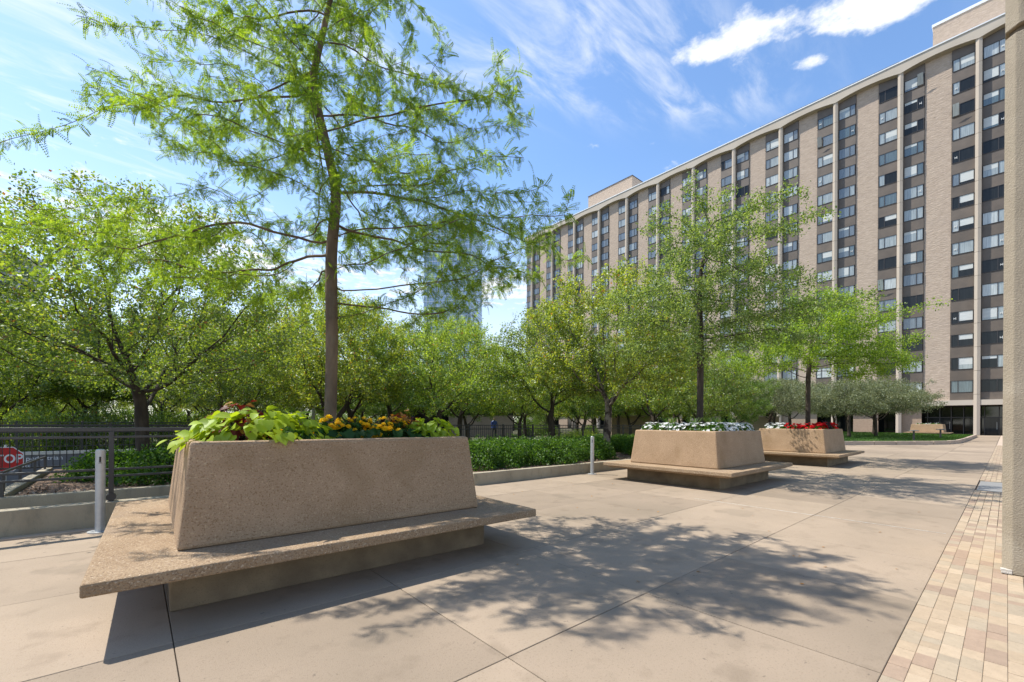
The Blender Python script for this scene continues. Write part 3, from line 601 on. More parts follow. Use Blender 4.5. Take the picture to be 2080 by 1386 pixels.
def lawn():
    poly = [(36.5, 8.4), (38.2, 7.3), (40.6, 5.3), (43, 3.6), (44.6, 2.9), (47, 2.55), (52, 2.4), (60, 2.3), (66.5, 2.25), (67, 4), (67, 30), (36.5, 30)]
    b = MB(); vs = [(x, y, gz(x) + .20 + (.25 if y > 8 else .0)) for x, y in poly]
    # lawn surface as a gently mounded grid clipped to the polygon
    def inside(x, y):
        c = False; n = len(poly)
        for i in range(n):
            x0, y0 = poly[i]; x1, y1 = poly[(i + 1) % n]
            if (y0 > y) != (y1 > y) and x < (x1 - x0) * (y - y0) / (y1 - y0) + x0: c = not c
        return c
    b.add([(x, y, gz(x) + .17) for x, y in poly] + [(53, 15, .75)], [(i, (i + 1) % len(poly), len(poly)) for i in range(len(poly))])
    struct(b.obj('lawn', 'lawn'))
    t = thing('lawn_kerb', 'curved tan concrete kerb around the lawn', 'kerb', (36.5, 8.4, 0))
    for i in range(len(poly) - 4):
        (x0, y0), (x1, y1) = poly[i], poly[i + 1]; L = math.hypot(x1 - x0, y1 - y0); n = max(1, round(L / 1.9)); nx, ny = (y1 - y0) / L, -(x1 - x0) / L
        if nx * 1 + ny * 0 > 0 and False: pass
        for k in range(n):
            u0, u1 = k / n + .004, (k + 1) / n - .004
            a = (x0 + (x1 - x0) * u0, y0 + (y1 - y0) * u0); c = (x0 + (x1 - x0) * u1, y0 + (y1 - y0) * u1)
            q = [(a[0], a[1]), (c[0], c[1]), (c[0] + nx * .2, c[1] + ny * .2), (a[0] + nx * .2, a[1] + ny * .2)]
            q = [(x - 36.5, y - 8.4) for x, y in q]; q.reverse()
            MB().prism(q, gz(a[0]) - .1, gz(a[0]) + .27).obj('kerb_stone', 'kerb_concrete', t, bevel=.02)
    rg = np.random.default_rng(8); pts = []
    while len(pts) < 26000:
        x, y = rg.uniform(36.5, 67), 2.3 + rg.uniform(0, 1) ** 1.6 * 16
        if inside(x, y):
            pts.append((x, y, gz(x) + .17))
    p = np.array(pts); n = len(p); poly_c = np.array([53, 15.])
    # height of the fan surface: use nearest boundary interpolation through ray scaling
    d = p[:, :2] - poly_c; h = np.zeros(n)
    for i in range(len(poly)):
        A = np.array(poly[i]) - poly_c; Bv = np.array(poly[(i + 1) % len(poly)]) - poly_c; det = A[0] * Bv[1] - A[1] * Bv[0]
        if abs(det) < 1e-9: continue
        s = (d[:, 0] * Bv[1] - d[:, 1] * Bv[0]) / det; u = (A[0] * d[:, 1] - A[1] * d[:, 0]) / det
        k = (s >= -1e-6) & (u >= -1e-6) & (s + u <= 1.0001); za = gz(poly[i][0]) + .17; zb = gz(poly[(i + 1) % len(poly)][0]) + .17
        h[k] = (.75 + s * (za - .75) + u * (zb - .75))[k]
    p[:, 2] = np.where(h > 0, h, p[:, 2]) - .005
    dirs = np.stack([rg.normal(size=n) * .3, rg.normal(size=n) * .3, np.ones(n) * 1.6], 1)
    me = quads('grass', p, rg, .11, .1, .22, dirs); me.materials.append(MATS['grass_blade']); tag(mk('grass', me, None), 'short green grass on the lawn by the apartment block', 'grass', kind='stuff')
    def pathlight(x, y, z, lab):
        t = thing('path_light', lab, 'path light', (x, y, z), R(20)); MB().box(-.05, .05, -.05, .05, 0, .72).obj('post', 'dark_metal', t); MB().box(-.32, .32, -.22, .22, .72, .80).obj('cap', 'roof_grey', t, bevel=.01)
    pathlight(44.0, 4.6, .30, 'low dark path light with flat cap on the lawn, nearer the planters'); pathlight(52.0, 3.75, .36, 'low dark path light with flat cap on the lawn, nearer the entrance')
lawn()

# ------------------------------------------------------------------ buildings far behind
def far_buildings():
    rr = random.Random(3)
    # glass tower
    f = Vector((.6572, .7538, 0)); rgt = Vector((.7538, -.6572, 0))
    c = f * 300 + rgt * (-.152 * 300)
    t = thing('glass_tower', 'tall pale blue glass tower seen through the trees', 'building', (c.x, c.y, -2.2), R(-52))
    MB().box(-17, 17, 0, 30, 0, 140).obj('glass_body', 'tower_glass', t); MB().box(-13, 9, 3, 27, 140.02, 151).obj('crown_box', 'tower_glass', t)
    q = MB()
    for i in range(41): q.box(-17.1, 17.1, -.25, -.02, i * 3.5, i * 3.5 + .45)
    for i in range(3): q.box(-13.1, 9.1, 2.7, 2.98, 141 + i * 3.5, 141.4 + i * 3.5)
    q.obj('floor_bands', 'tower_mullion', t)
    q = MB()
    for i in range(18): q.box(-17.1 + i * 2.01, -16.9 + i * 2.01, -.3, -.26, 0, 140.3)
    q.obj('mullions', 'tower_mullion', t)
    q = MB()
    for i in range(41): q.box(17.02, 17.25, 0, 30, i * 3.5, i * 3.5 + .45)
    q.obj('side_bands', 'tower_mullion', t)
    # grey office block at the left edge
    c = f * 62 + rgt * (-1.36 * 62)
    t = thing('office_building', 'pale grey office block at the left edge behind the trees', 'building', (c.x, c.y, -2.2), R(18))
    MB().box(-14, 12, 0, 20, 0, 29.5).obj('wall', 'far_wall_grey', t); MB().box(-14.2, 12.2, -.2, 20, 29.5, 30.1).obj('parapet', 'far_wall_grey', t)
    me = MB().box(-1., 1., -.06, -.01, 0, 2.0).mesh('window'); me.materials.append(MATS['pane_teal'])
    for i in range(8):
        for k in range(8): mk('window', me, 'pane_teal' if rr.random() < .6 else 'pane_dark', t, (-12.3 + i * 3.2, 0, 3 + k * 3.4))
    me2 = MB().box(-1., 1., 0, .05, 0, 2.0).mesh('window'); me2.materials.append(MATS['pane_teal'])
    for i in range(5):
        for k in range(8): o = mk('window', me2, 'pane_teal', t, (12.01, 2.5 + i * 3.6, 3 + k * 3.4)); o.rotation_euler = (0, 0, R(-90))
    # low pavilion beyond the fence
    c = f * 40 + rgt * (-.14 * 40)
    t = thing('garden_pavilion', 'low flat roofed pavilion with tan brick wall beyond the picket fence', 'building', (c.x, c.y, .12), R(-41))
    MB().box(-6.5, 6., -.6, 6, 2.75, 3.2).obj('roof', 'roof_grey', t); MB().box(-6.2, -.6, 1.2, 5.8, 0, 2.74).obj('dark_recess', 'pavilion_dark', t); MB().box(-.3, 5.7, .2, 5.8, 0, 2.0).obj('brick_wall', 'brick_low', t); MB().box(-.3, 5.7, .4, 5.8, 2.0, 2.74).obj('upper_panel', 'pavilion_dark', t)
    for x in (-6.2, -3.6, -1.): MB().box(x - .12, x + .12, -.4, -.16, 0, 2.74).obj('post', 'frame_bronze', t)
    for tt, w, lab in ((.28, 4, 'low tan brick wall behind the trunks right of the pavilion'), (.57, 4, 'low tan brick wall behind the planter with white flowers')):
        c = f * 41 + rgt * (tt * 41)
        t = thing('brick_wall', lab, 'wall', (c.x, c.y, .12), R(-41)); MB().box(-w / 2, w / 2, 0, .4, 0, 2.0).obj('wall_face', 'brick_low', t); MB().box(-w / 2 - .05, w / 2 + .05, -.04, .44, 2.0, 2.1).obj('cap', 'kerb_concrete', t)
    # closed patio umbrellas
    for tt, D, lab in ((-.487, 31, 'closed beige patio umbrella, left of the pair beyond the fence'), (-.460, 31.4, 'closed beige patio umbrella, right of the pair beyond the fence')):
        c = f * D + rgt * (tt * D); t = thing('patio_umbrella', lab, 'umbrella', (c.x, c.y, .12), 0, 'closed patio umbrellas')
        MB().tube([(0, 0, 0), (0, 0, 2.45)], .025, 6).obj('pole', 'dark_metal', t); MB().tube([(0, 0, 1.15), (0, 0, 1.3), (0, 0, 1.9), (0, 0, 2.2), (0, 0, 2.42)], [.10, .15, .12, .10, .02], 8).obj('canopy', 'canvas_beige', t); MB().tube([(0, 0, 0), (0, 0, .08)], .25, 12).obj('base', 'dark_metal', t)
    # person in blue near the pavilion
    D = 33; c = f * D + rgt * (-.041 * D)
    def person():
        me = bpy.data.meshes.new('person'); V = [(0, 0, .95), (0, 0, 1.15), (0, 0, 1.38), (0, 0, 1.5), (0, -.02, 1.62), (0, -.01, 1.74), (.19, 0, 1.40), (.25, .02, 1.14), (.22, -.08, .9), (-.19, 0, 1.40), (-.25, .02, 1.14), (-.22, -.08, .9), (.1, 0, .88), (.11, -.05, .48), (.11, .02, .06), (.11, -.12, .03), (-.1, 0, .88), (-.11, .03, .48), (-.11, .1, .06), (-.11, -.04, .03)]
        E = [(0, 1), (1, 2), (2, 3), (3, 4), (4, 5), (2, 6), (6, 7), (7, 8), (2, 9), (9, 10), (10, 11), (0, 12), (12, 13), (13, 14), (14, 15), (0, 16), (16, 17), (17, 18), (18, 19)]
        me.from_pydata(V, E, []); o = bpy.data.objects.new('person', me); C.objects.link(o); o.location = (c.x, c.y, .12); o.rotation_euler = (0, 0, R(-20))
        sk = o.modifiers.new('skin', 'SKIN'); rad = [.15, .14, .16, .06, .085, .07, .065, .045, .035, .065, .045, .035, .09, .06, .045, .04, .09, .06, .045, .04]
        for i, r_ in enumerate(rad): me.skin_vertices[0].data[i].radius = (r_, r_ * .85)
        me.skin_vertices[0].data[0].use_root = True; sb = o.modifiers.new('sub', 'SUBSURF'); sb.levels = 1; sb.render_levels = 1
        m = bpy.data.materials.new('person_cloth'); m.use_nodes = True; nt = m.node_tree; tcn = nt.nodes.new('ShaderNodeTexCoord'); sp = nt.nodes.new('ShaderNodeSeparateXYZ'); cr = nt.nodes.new('ShaderNodeValToRGB'); mr = nt.nodes.new('ShaderNodeMath'); mr.operation = 'DIVIDE'; mr.inputs[1].default_value = 2
        nt.links.new(tcn.outputs['Object'], sp.inputs[0]); nt.links.new(sp.outputs[2], mr.inputs[0]); nt.links.new(mr.outputs[0], cr.inputs[0]); cr.color_ramp.interpolation = 'CONSTANT'; e = cr.color_ramp.elements
        e[0].position = 0; e[0].color = (.02, .02, .025, 1); e[1].position = .46; e[1].color = (.05, .09, .32, 1)
        for po, co in ((.755, (.42, .26, .19, 1)), (.845, (.06, .04, .03, 1))): q = e.new(po); q.color = co
        nt.links.new(cr.outputs[0], nt.nodes['Principled BSDF'].inputs['Base Color']); me.materials.append(m)
        tag(o, 'person in a blue shirt and dark trousers standing by the pavilion', 'person')
    person()
    # parked car glimpsed at the far left
    c = f * 30 + rgt * (-1.21 * 30)
    t = thing('parked_car', 'white parked car glimpsed past the railings at the left edge', 'car', (c.x, c.y, .11), R(-60))
    prof = [(-2.2, .35), (-2.25, .75), (-2.0, .95), (-1.3, 1.0), (-.7, 1.42), (.8, 1.45), (1.5, 1.05), (2.15, .95), (2.25, .6), (2.2, .35)]
    b = MB(); n = len(prof); vs = [(x, -.82 * (1 if z < 1.01 else .84), z) for x, z in prof] + [(x, .82 * (1 if z < 1.01 else .84), z) for x, z in prof]
    b.add(vs, [tuple(range(n)), tuple(range(2 * n - 1, n - 1, -1))] + [((i + 1) % n, i, n + i, n + (i + 1) % n) for i in range(n)]).obj('body', 'car_white', t, bevel=.05)
    for y in (-.80, .80): MB().add([(-1.15, y, 1.03), (1.25, y, 1.06), (.75, y * .885, 1.38), (-.65, y * .885, 1.36)], [(0, 1, 2, 3)]).obj('side_window', 'pane_dark', t, loc=(0, .02 * (1 if y > 0 else -1), 0))
    MB().add([(.86, -.62, 1.43), (.86, .62, 1.43), (1.52, .7, 1.075), (1.52, -.7, 1.075)], [(0, 1, 2, 3)]).obj('windscreen', 'pane_dark', t)
    for x in (-1.4, 1.4):
        for y in (-.8, .8):
            w = MB().tube([(x, y - .1, .32), (x, y + .1, .32)], .32, 20).obj('wheel', 'rubber', t); MB().tube([(x, y - .105, .32), (x, y + .105, .32)], .19, 14).obj('rim', 'rim_metal', w)
    for y in (-.62, .62): MB().box(2.2, 2.27, y - .16, y + .16, .66, .8).obj('headlight', 'sign_white', t)
far_buildings()

# ------------------------------------------------------------------ trees
def grow(att, chain, step, di, dk, iters, trop, rg, wob=.12):
    N = 9000; pos = np.zeros((N, 3)); par = np.full(N, -1); n = len(chain); pos[:n] = chain; par[1:n] = np.arange(n - 1)
    alive = np.ones(len(att), bool); nd = np.full(len(att), 1e9); ni = np.zeros(len(att), int); done = 0; kids = {}
    for it in range(iters):
        for j in range(done, n):
            d = np.linalg.norm(att - pos[j], axis=1); b = d < nd
            if j < 2: continue
            nd[b] = d[b]; ni[b] = j
        done = n; alive &= nd > dk; act = alive & (nd < di)
        if not act.any():
            if it > 8: break
            act = alive & (nd < nd[alive].min() + .3) if alive.any() else act
            if not act.any(): break
        idx = np.nonzero(act)[0]; nodes = np.unique(ni[idx]); add = 0
        for j in nodes:
            ii = idx[ni[idx] == j]; v = att[ii] - pos[j]; v = (v / np.linalg.norm(v, axis=1)[:, None]).mean(0) + trop + rg.normal(size=3) * wob
            L = np.linalg.norm(v)
            if L < 1e-4: continue
            q = pos[j] + v / L * step
            if any(np.linalg.norm(pos[k] - q) < step * .35 for k in kids.get(j, ())): continue
            if n >= N - 1: break
            pos[n] = q; par[n] = j; kids.setdefault(j, []).append(n); n += 1; add += 1
        if add == 0: break
    return pos[:n], par[:n]
def skeleton_mesh(name, pos, par, r0, rtrunk, e=2.3, tip=.0035, flare=1.25):
    n = len(pos); ch = [[] for _ in range(n)]
    for i in range(1, n): ch[par[i]].append(i)
    rad = np.zeros(n)
    for i in range(n - 1, -1, -1): rad[i] = tip if not ch[i] else sum(rad[c] ** e for c in ch[i]) ** (1 / e)
    k = rtrunk / rad[0]; g = math.log(max(rtrunk, 1e-6) / tip) / math.log(rad[0] / tip); rad = tip * (rad / tip) ** g
    b = MB(); st = [(0, None)]
    while st:
        s, p0 = st.pop(); pts = [] if p0 is None else [pos[p0]]; rs = [] if p0 is None else [rad[s]]; c = s
        while True:
            pts.append(pos[c]); rs.append(rad[c])
            if not ch[c]: break
            m = max(ch[c], key=lambda q: rad[q])
            for q in ch[c]:
                if q != m: st.append((q, c))
            c = m
        if p0 is None: rs[0] *= flare; rs[1] *= 1 + (flare - 1) * .3
        mr = max(rs); sides = 12 if mr > .07 else 7 if mr > .025 else 4 if mr > .008 else 3
        # smooth the chain a little
        P = np.array(pts)
        if len(P) > 4: Q = P.copy(); Q[1:-1] = (P[:-2] + 2 * P[1:-1] + P[2:]) / 4; P = Q
        b.tube(P, rs, sides, cap=(sides > 6))
    return b.mesh(name, True), rad, ch
def pinnate(pairs, L, lw, ll):
    v = []; f = []
    for i in range(pairs):
        x = L * (.16 + .84 * i / (pairs - 1)); zz = -.35 * x * x / L; taper = math.sin(math.pi * (.22 + .7 * i / pairs)) ** .5
        for s in (1, -1):
            l = ll * taper; o = len(v); v += [(x, 0, zz), (x + lw * .55, s * l * .5, zz + .004), (x + lw * .35, s * l, zz - l * .15), (x - lw * .45, s * l * .5, zz + .004)]; f.append((o, o + 1, o + 2, o + 3))
    o = len(v); v += [(0, -.0012, 0), (0, .0012, 0), (L, .0012, -.35 * L), (L, -.0012, -.35 * L)]; f.append((o, o + 1, o + 2, o + 3))
    return np.array(v), np.array(f)
def place_template(name, tv, tf, P, D, rg, smin=.55, smax=1.2, nz=.9):
    n = len(P); d = D.copy(); d /= np.linalg.norm(d, axis=1)[:, None] + 1e-9
    up = rg.normal(size=(n, 3)) * .55; up[:, 2] += nz; y = np.cross(up, d); y /= np.linalg.norm(y, axis=1)[:, None] + 1e-9; z = np.cross(d, y)
    M_ = np.stack([d, y, z], 2); s = rg.uniform(smin, smax, n)
    v = np.einsum('nij,vj->nvi', M_, tv) * s[:, None, None] + P[:, None, :]
    f = tf[None] + (np.arange(n) * len(tv))[:, None, None]
    return npmesh(name, v.reshape(-1, 3), f.reshape(-1, tf.shape[1]))
def clusters(rg, ncl, per, env, flat=.35, cr=.6):
    # env: list of (centre, radii, weight); cluster centres biased to the outside
    w = np.array([e[2] for e in env], float); w /= w.sum(); A = []
    for _ in range(ncl):
        c, r, _w = env[rg.choice(len(env), p=w)]; d = rg.normal(size=3); d /= np.linalg.norm(d); k = rg.uniform(.25, 1) ** .5
        cc = np.array(c) + d * np.array(r) * k; A.append(cc + rg.normal(size=(per, 3)) * np.array([cr, cr, cr * flat]))
    return np.concatenate(A)
def tree_meshes(seed, chain, env, ncl, per, step=.2, di=2.2, dk=.33, rtrunk=.09, trop=(0, 0, .05), leaf='pin', nleaf=4, size=.2, tmpl=None, lmax=.012, flat=.35, cr=.6, spread=.12, wob=.12, zmin=None):
    rg = np.random.default_rng(seed); att = clusters(rg, ncl, per, env, flat, cr)
    if zmin is not None: att = att[att[:, 2] > zmin]
    pos, par = grow(att, np.array(chain, float), step, di, dk, 160, np.array(trop), rg, wob)
    tm, rad, ch = skeleton_mesh('trunk', pos, par, 0, rtrunk)
    cand = np.nonzero((rad < lmax) & (np.arange(len(pos)) > len(chain)))[0]
    base = np.repeat(cand, nleaf); dr = pos[base] - pos[par[base]]; dr /= np.linalg.norm(dr, axis=1)[:, None] + 1e-9
    P = pos[base] - dr * step * rg.uniform(0, 1, len(base))[:, None] + rg.normal(size=(len(base), 3)) * spread
    D = dr * .5 + rg.normal(size=(len(base), 3)) * .8; D[:, 2] -= .12
    if leaf == 'pin': lm = place_template('crown', tmpl[0], tmpl[1], P, D, rg)
    else: lm = quads('crown', P, rg, size, .35, .58, D)
    return tm, lm, (pos, par, rad)
def lin(p0, p1, n): return [tuple(p0[i] + (p1[i] - p0[i]) * k / n for i in range(3)) for k in range(n + 1)]
def plant_tree(name, label, tm, lm, bark, leafm, loc, rz=0, sc=1., group=None, cat='tree', sz=None):
    t = thing(name, label, cat, loc, rz, group); t.scale = (sc, sc, sz or sc); mk('trunk', tm, bark, t); mk('crown', lm, leafm, t); return t

PIN1 = pinnate(9, .145, .0125, .028); PIN2 = pinnate(6, .20, .022, .044)
# camera-facing axes of the site: r = to the right, d = away
rv = np.array([.7538, -.6572, 0]); dv = np.array([.6572, .7538, 0])
def P3(r, d, z): q = rv * r + dv * d; return (q[0], q[1], z)
def nearest_locust():
    key = [(0, 0, 0), P3(.02, 0, 1.2), P3(.0, 0, 2.4), P3(.06, .03, 3.2), P3(-.14, .08, 4.0), P3(-.32, .12, 4.65), P3(-.16, .2, 5.6), P3(-.02, .25, 6.4)]
    ch = [key[0]]
    for a, b in zip(key[:-1], key[1:]): ch += lin(a, b, max(3, int(math.dist(a, b) / .18)))[1:]
    env = [(P3(-.2, .5, 3.3), (2.1, 1.2, .55), 2.8), (P3(1.7, .5, 2.9), (1.25, .9, .5), 2.9), (P3(-2.1, .7, 4.7), (1.05, .8, .55), 1.8), (P3(-.2, .5, 4.7), (1.6, 1.1, .7), 2.2), (P3(-.5, .6, 6.0), (1.3, 1.0, .7), 2.0),
           (P3(1.3, .5, 4.5), (.7, .8, .5), 1.1), (P3(-2.0, .5, 2.5), (1.3, .8, .55), 2.0), (P3(1.6, .4, 2.1), (.9, .8, .4), .5), (P3(-.3, .7, 7.1), (.9, .8, .5), .9)]
    tm, lm, sk = tree_meshes(41, ch, env, 205, 14, .15, 2.4, .24, .074, (0, 0, .015), 'pin', 11, .19, PIN1, .0085, .3, .42, .03, .17, 1.15)
    plant_tree('honey_locust_tree', 'tall airy honey locust tree growing from the nearest planter', tm, lm, 'locust_bark', 'locust_leaf', (1.85, 5.62, 1.2))
nearest_locust()
def mid_locusts():
    ch = lin((0, 0, 0), P3(.0, 0, 2.6), 11) + lin(P3(.0, 0, 2.6), P3(-.05, 0, 4.2), 7)[1:] + lin(P3(-.05, 0, 4.2), P3(.3, .1, 5.8), 7)[1:]
    env = [(P3(.6, 0, 4.6), (2.1, 2., 1.2), 3), (P3(-1.0, 0, 3.6), (1.4, 1.6, .8), 2), (P3(1.6, .2, 3.2), (1.2, 1.4, .7), 1.5), (P3(.5, 0, 5.9), (1.3, 1.3, .6), 1.4), (P3(-.8, -.3, 2.4), (1.2, 1.2, .4), .9)]
    tm, lm, sk = tree_meshes(52, ch, env, 140, 14, .17, 2.2, .25, .085, (0, 0, .03), 'quad', 34, .062, None, .009, .3, .5, .085, .16, 1.3)
    plant_tree('honey_locust_tree', 'honey locust tree growing from the planter with white flowers', tm, lm, 'bark', 'locust_leaf_cool', (11.7, 5.55, 1.2))
    ch = lin((0, 0, 0), P3(.0, 0, 2.2), 9) + lin(P3(.0, 0, 2.2), P3(.15, 0, 4.0), 8)[1:]
    env = [(P3(.6, 0, 3.9), (2.7, 2.3, 1.2), 4), (P3(2.2, 0, 3.0), (1.6, 1.6, .8), 2), (P3(-1.6, 0, 3.1), (1.5, 1.6, .8), 2), (P3(.6, 0, 5.), (1.6, 1.5, .6), 1.5)]
    tm, lm, sk = tree_meshes(63, ch, env, 150, 14, .18, 2.2, .26, .09, (0, 0, .02), 'quad', 34, .07, None, .010, .3, .55, .10, .16, 1.1)
    plant_tree('honey_locust_tree', 'honey locust tree growing from the planter with red flowers', tm, lm, 'bark', 'locust_leaf', (20.7, 5.35, 1.2))
mid_locusts()

def crab(seed, H=6.9, R_=2.9, fork=1.55, lean=0., ncl=150, nleaf=34, lsize=.078, rt=.13):
    rg = random.Random(seed); ch = lin((0, 0, 0), (lean * .4, .03, fork), 7)
    env = [((0, 0, H * .62), (R_, R_, H * .30), 5), ((R_ * .45, 0, H * .45), (R_ * .7, R_ * .8, H * .15), 1.5), ((-R_ * .45, .2, H * .45), (R_ * .7, R_ * .8, H * .15), 1.5), ((0, 0, H * .86), (R_ * .6, R_ * .6, H * .11), 1.2)]
    return tree_meshes(seed, ch, env, ncl, 12, .2, 3.2, .29, rt, (0, 0, .02), 'quad', nleaf, lsize, None, .012, .5, .38, .09, .2, fork + .3)
CR = [crab(101), crab(112, 6.6, 2.7, 1.3), crab(123, 7.2, 3.0, 1.8, .2), crab(134, 6.4, 3.1, 1.1, -.2)]
LEFT = crab(145, 6.5, 3.7, 1.35, -.15, 230, 36, .066, .13)
plant_tree('crabapple_tree', 'forked crabapple tree in the mulch bed at the left behind the guard rail', LEFT[0], LEFT[1], 'bark', 'crab_leaf', (.15, 13.1, .28), R(70))
GR = 'crabapple trees of the grove'
def crabs():
    rr = random.Random(77)
    named = [(13.2, 9.8, .27, 2, 1., 'crabapple tree with flaking mottled trunk among shrubs right of the second bollard', 'mottled_bark'),
             (13.9, 13.3, .29, 0, .95, 'slim dark trunked crabapple tree just in front of the picket fence', 'bark'),
             (9.6, 15.6, .11, 3, .95, 'spreading low forked crabapple tree behind the fence, right of the nearest planter', 'bark'),
             (5.8, 17.0, .11, 1, 1., 'multi-limbed crabapple tree seen just behind the nearest locust trunk', 'bark'),
             (19.6, 11.6, .28, 1, .95, 'dark crabapple tree behind the planter with white flowers', 'bark'),
             (25.5, 11.9, .28, 3, .9, 'crabapple tree behind the planter with red flowers', 'bark')]
    for i, (x, y, z, k, s, lab, bk) in enumerate(named): plant_tree('crabapple_tree', lab, CR[k][0], CR[k][1], bk, 'crab_leaf_yellow' if i in (0, 3) else 'crab_leaf', (x, y, z), rr.uniform(0, 6.28), s)
    spots = []
    for row, y in enumerate((19.5, 24.5, 30, 36.5, 44, 53)):
        x = 2.5 + (row % 2) * 2.6 if y < 25 else -14 + (row % 2) * 2.6
        while x < 30 + y * .6:
            spots.append((x + rr.uniform(-.9, .9), y + rr.uniform(-1, 1), row)); x += 5.6 + row * .5
    spots += [(-4.5, 29), (-8.5, 28.5), (-2, 33), (-12, 31), (31.5, 12.6), (34, 16), (30, 21), (38, 20), (41, 26), (1.0, 28.3), (-6.5, 36), (-14, 40)]
    f, r_ = Vector((.6572, .7538)), Vector((.7538, -.6572))
    ordn = ['first', 'second', 'third', 'fourth', 'fifth', 'farthest']
    for x, y, row in [q if len(q) == 3 else (*q, -1) for q in spots]:
        D = f.x * x + f.y * y; t = (r_.x * x + r_.y * y) / D
        if D < 43 and D > 34 and -.27 < t < .02: continue
        k = rr.randrange(4); z = .1
        plant_tree('crabapple_tree', ('crabapple tree in the %s row of the grove behind the picket fence' % ordn[row]) if row >= 0 else ('crabapple tree beyond the sunken driveway at the left' if x < 3 else 'crabapple tree at the right end of the grove towards the lawn'), CR[k][0], CR[k][1], 'bark', rr.choice(['crab_leaf', 'crab_leaf', 'crab_leaf_yellow', 'dark_leaf']), (x, y, z), rr.uniform(0, 6.28), rr.uniform(.85, 1.1), (GR + ', %s row' % ordn[row]) if row >= 0 else 'crabapple trees beyond the driveway' if x < 3 else 'crabapple trees towards the lawn')
crabs()
def thorns():
    ch = lin((0, 0, 0), (.05, .05, 1.5), 6)
    env = [((0, 0, 3.6), (4.0, 4.0, 1.1), 4), ((1.8, 0, 2.7), (2.3, 2.5, .5), 1.4), ((-1.8, 0, 2.7), (2.3, 2.5, .5), 1.4), ((0, 0, 4.6), (2.2, 2.2, .5), 1)]
    tm, lm, sk = tree_meshes(171, ch, env, 200, 12, .23, 3.4, .32, .13, (0, 0, -.01), 'quad', 24, .09, None, .013, .3, .55, .11, .2, 1.7)
    for x, y, rz, s, lab in ((45.6, 8.8, .3, .95, 'grey-green spreading hawthorn tree on the lawn, left of three'), (49.2, 7.6, 2., 1., 'grey-green spreading hawthorn tree on the lawn, middle of three'), (54.5, 8.6, 4., 1., 'grey-green spreading hawthorn tree on the lawn, nearest the entrance')):
        plant_tree('hawthorn_tree', lab, tm, lm, 'bark', 'thorn_leaf', (x, y, .38), rz, s)
    for x, y, s in ((44, 14, 1.0), (52, 15, 1.1), (60, 13, 1.0), (38.5, 12.5, .9)): plant_tree('hawthorn_tree', 'grey-green hawthorn tree further back on the lawn', tm, lm, 'bark', 'thorn_leaf', (x, y, .4), x, s, 'hawthorns further back on the lawn')
thorns()

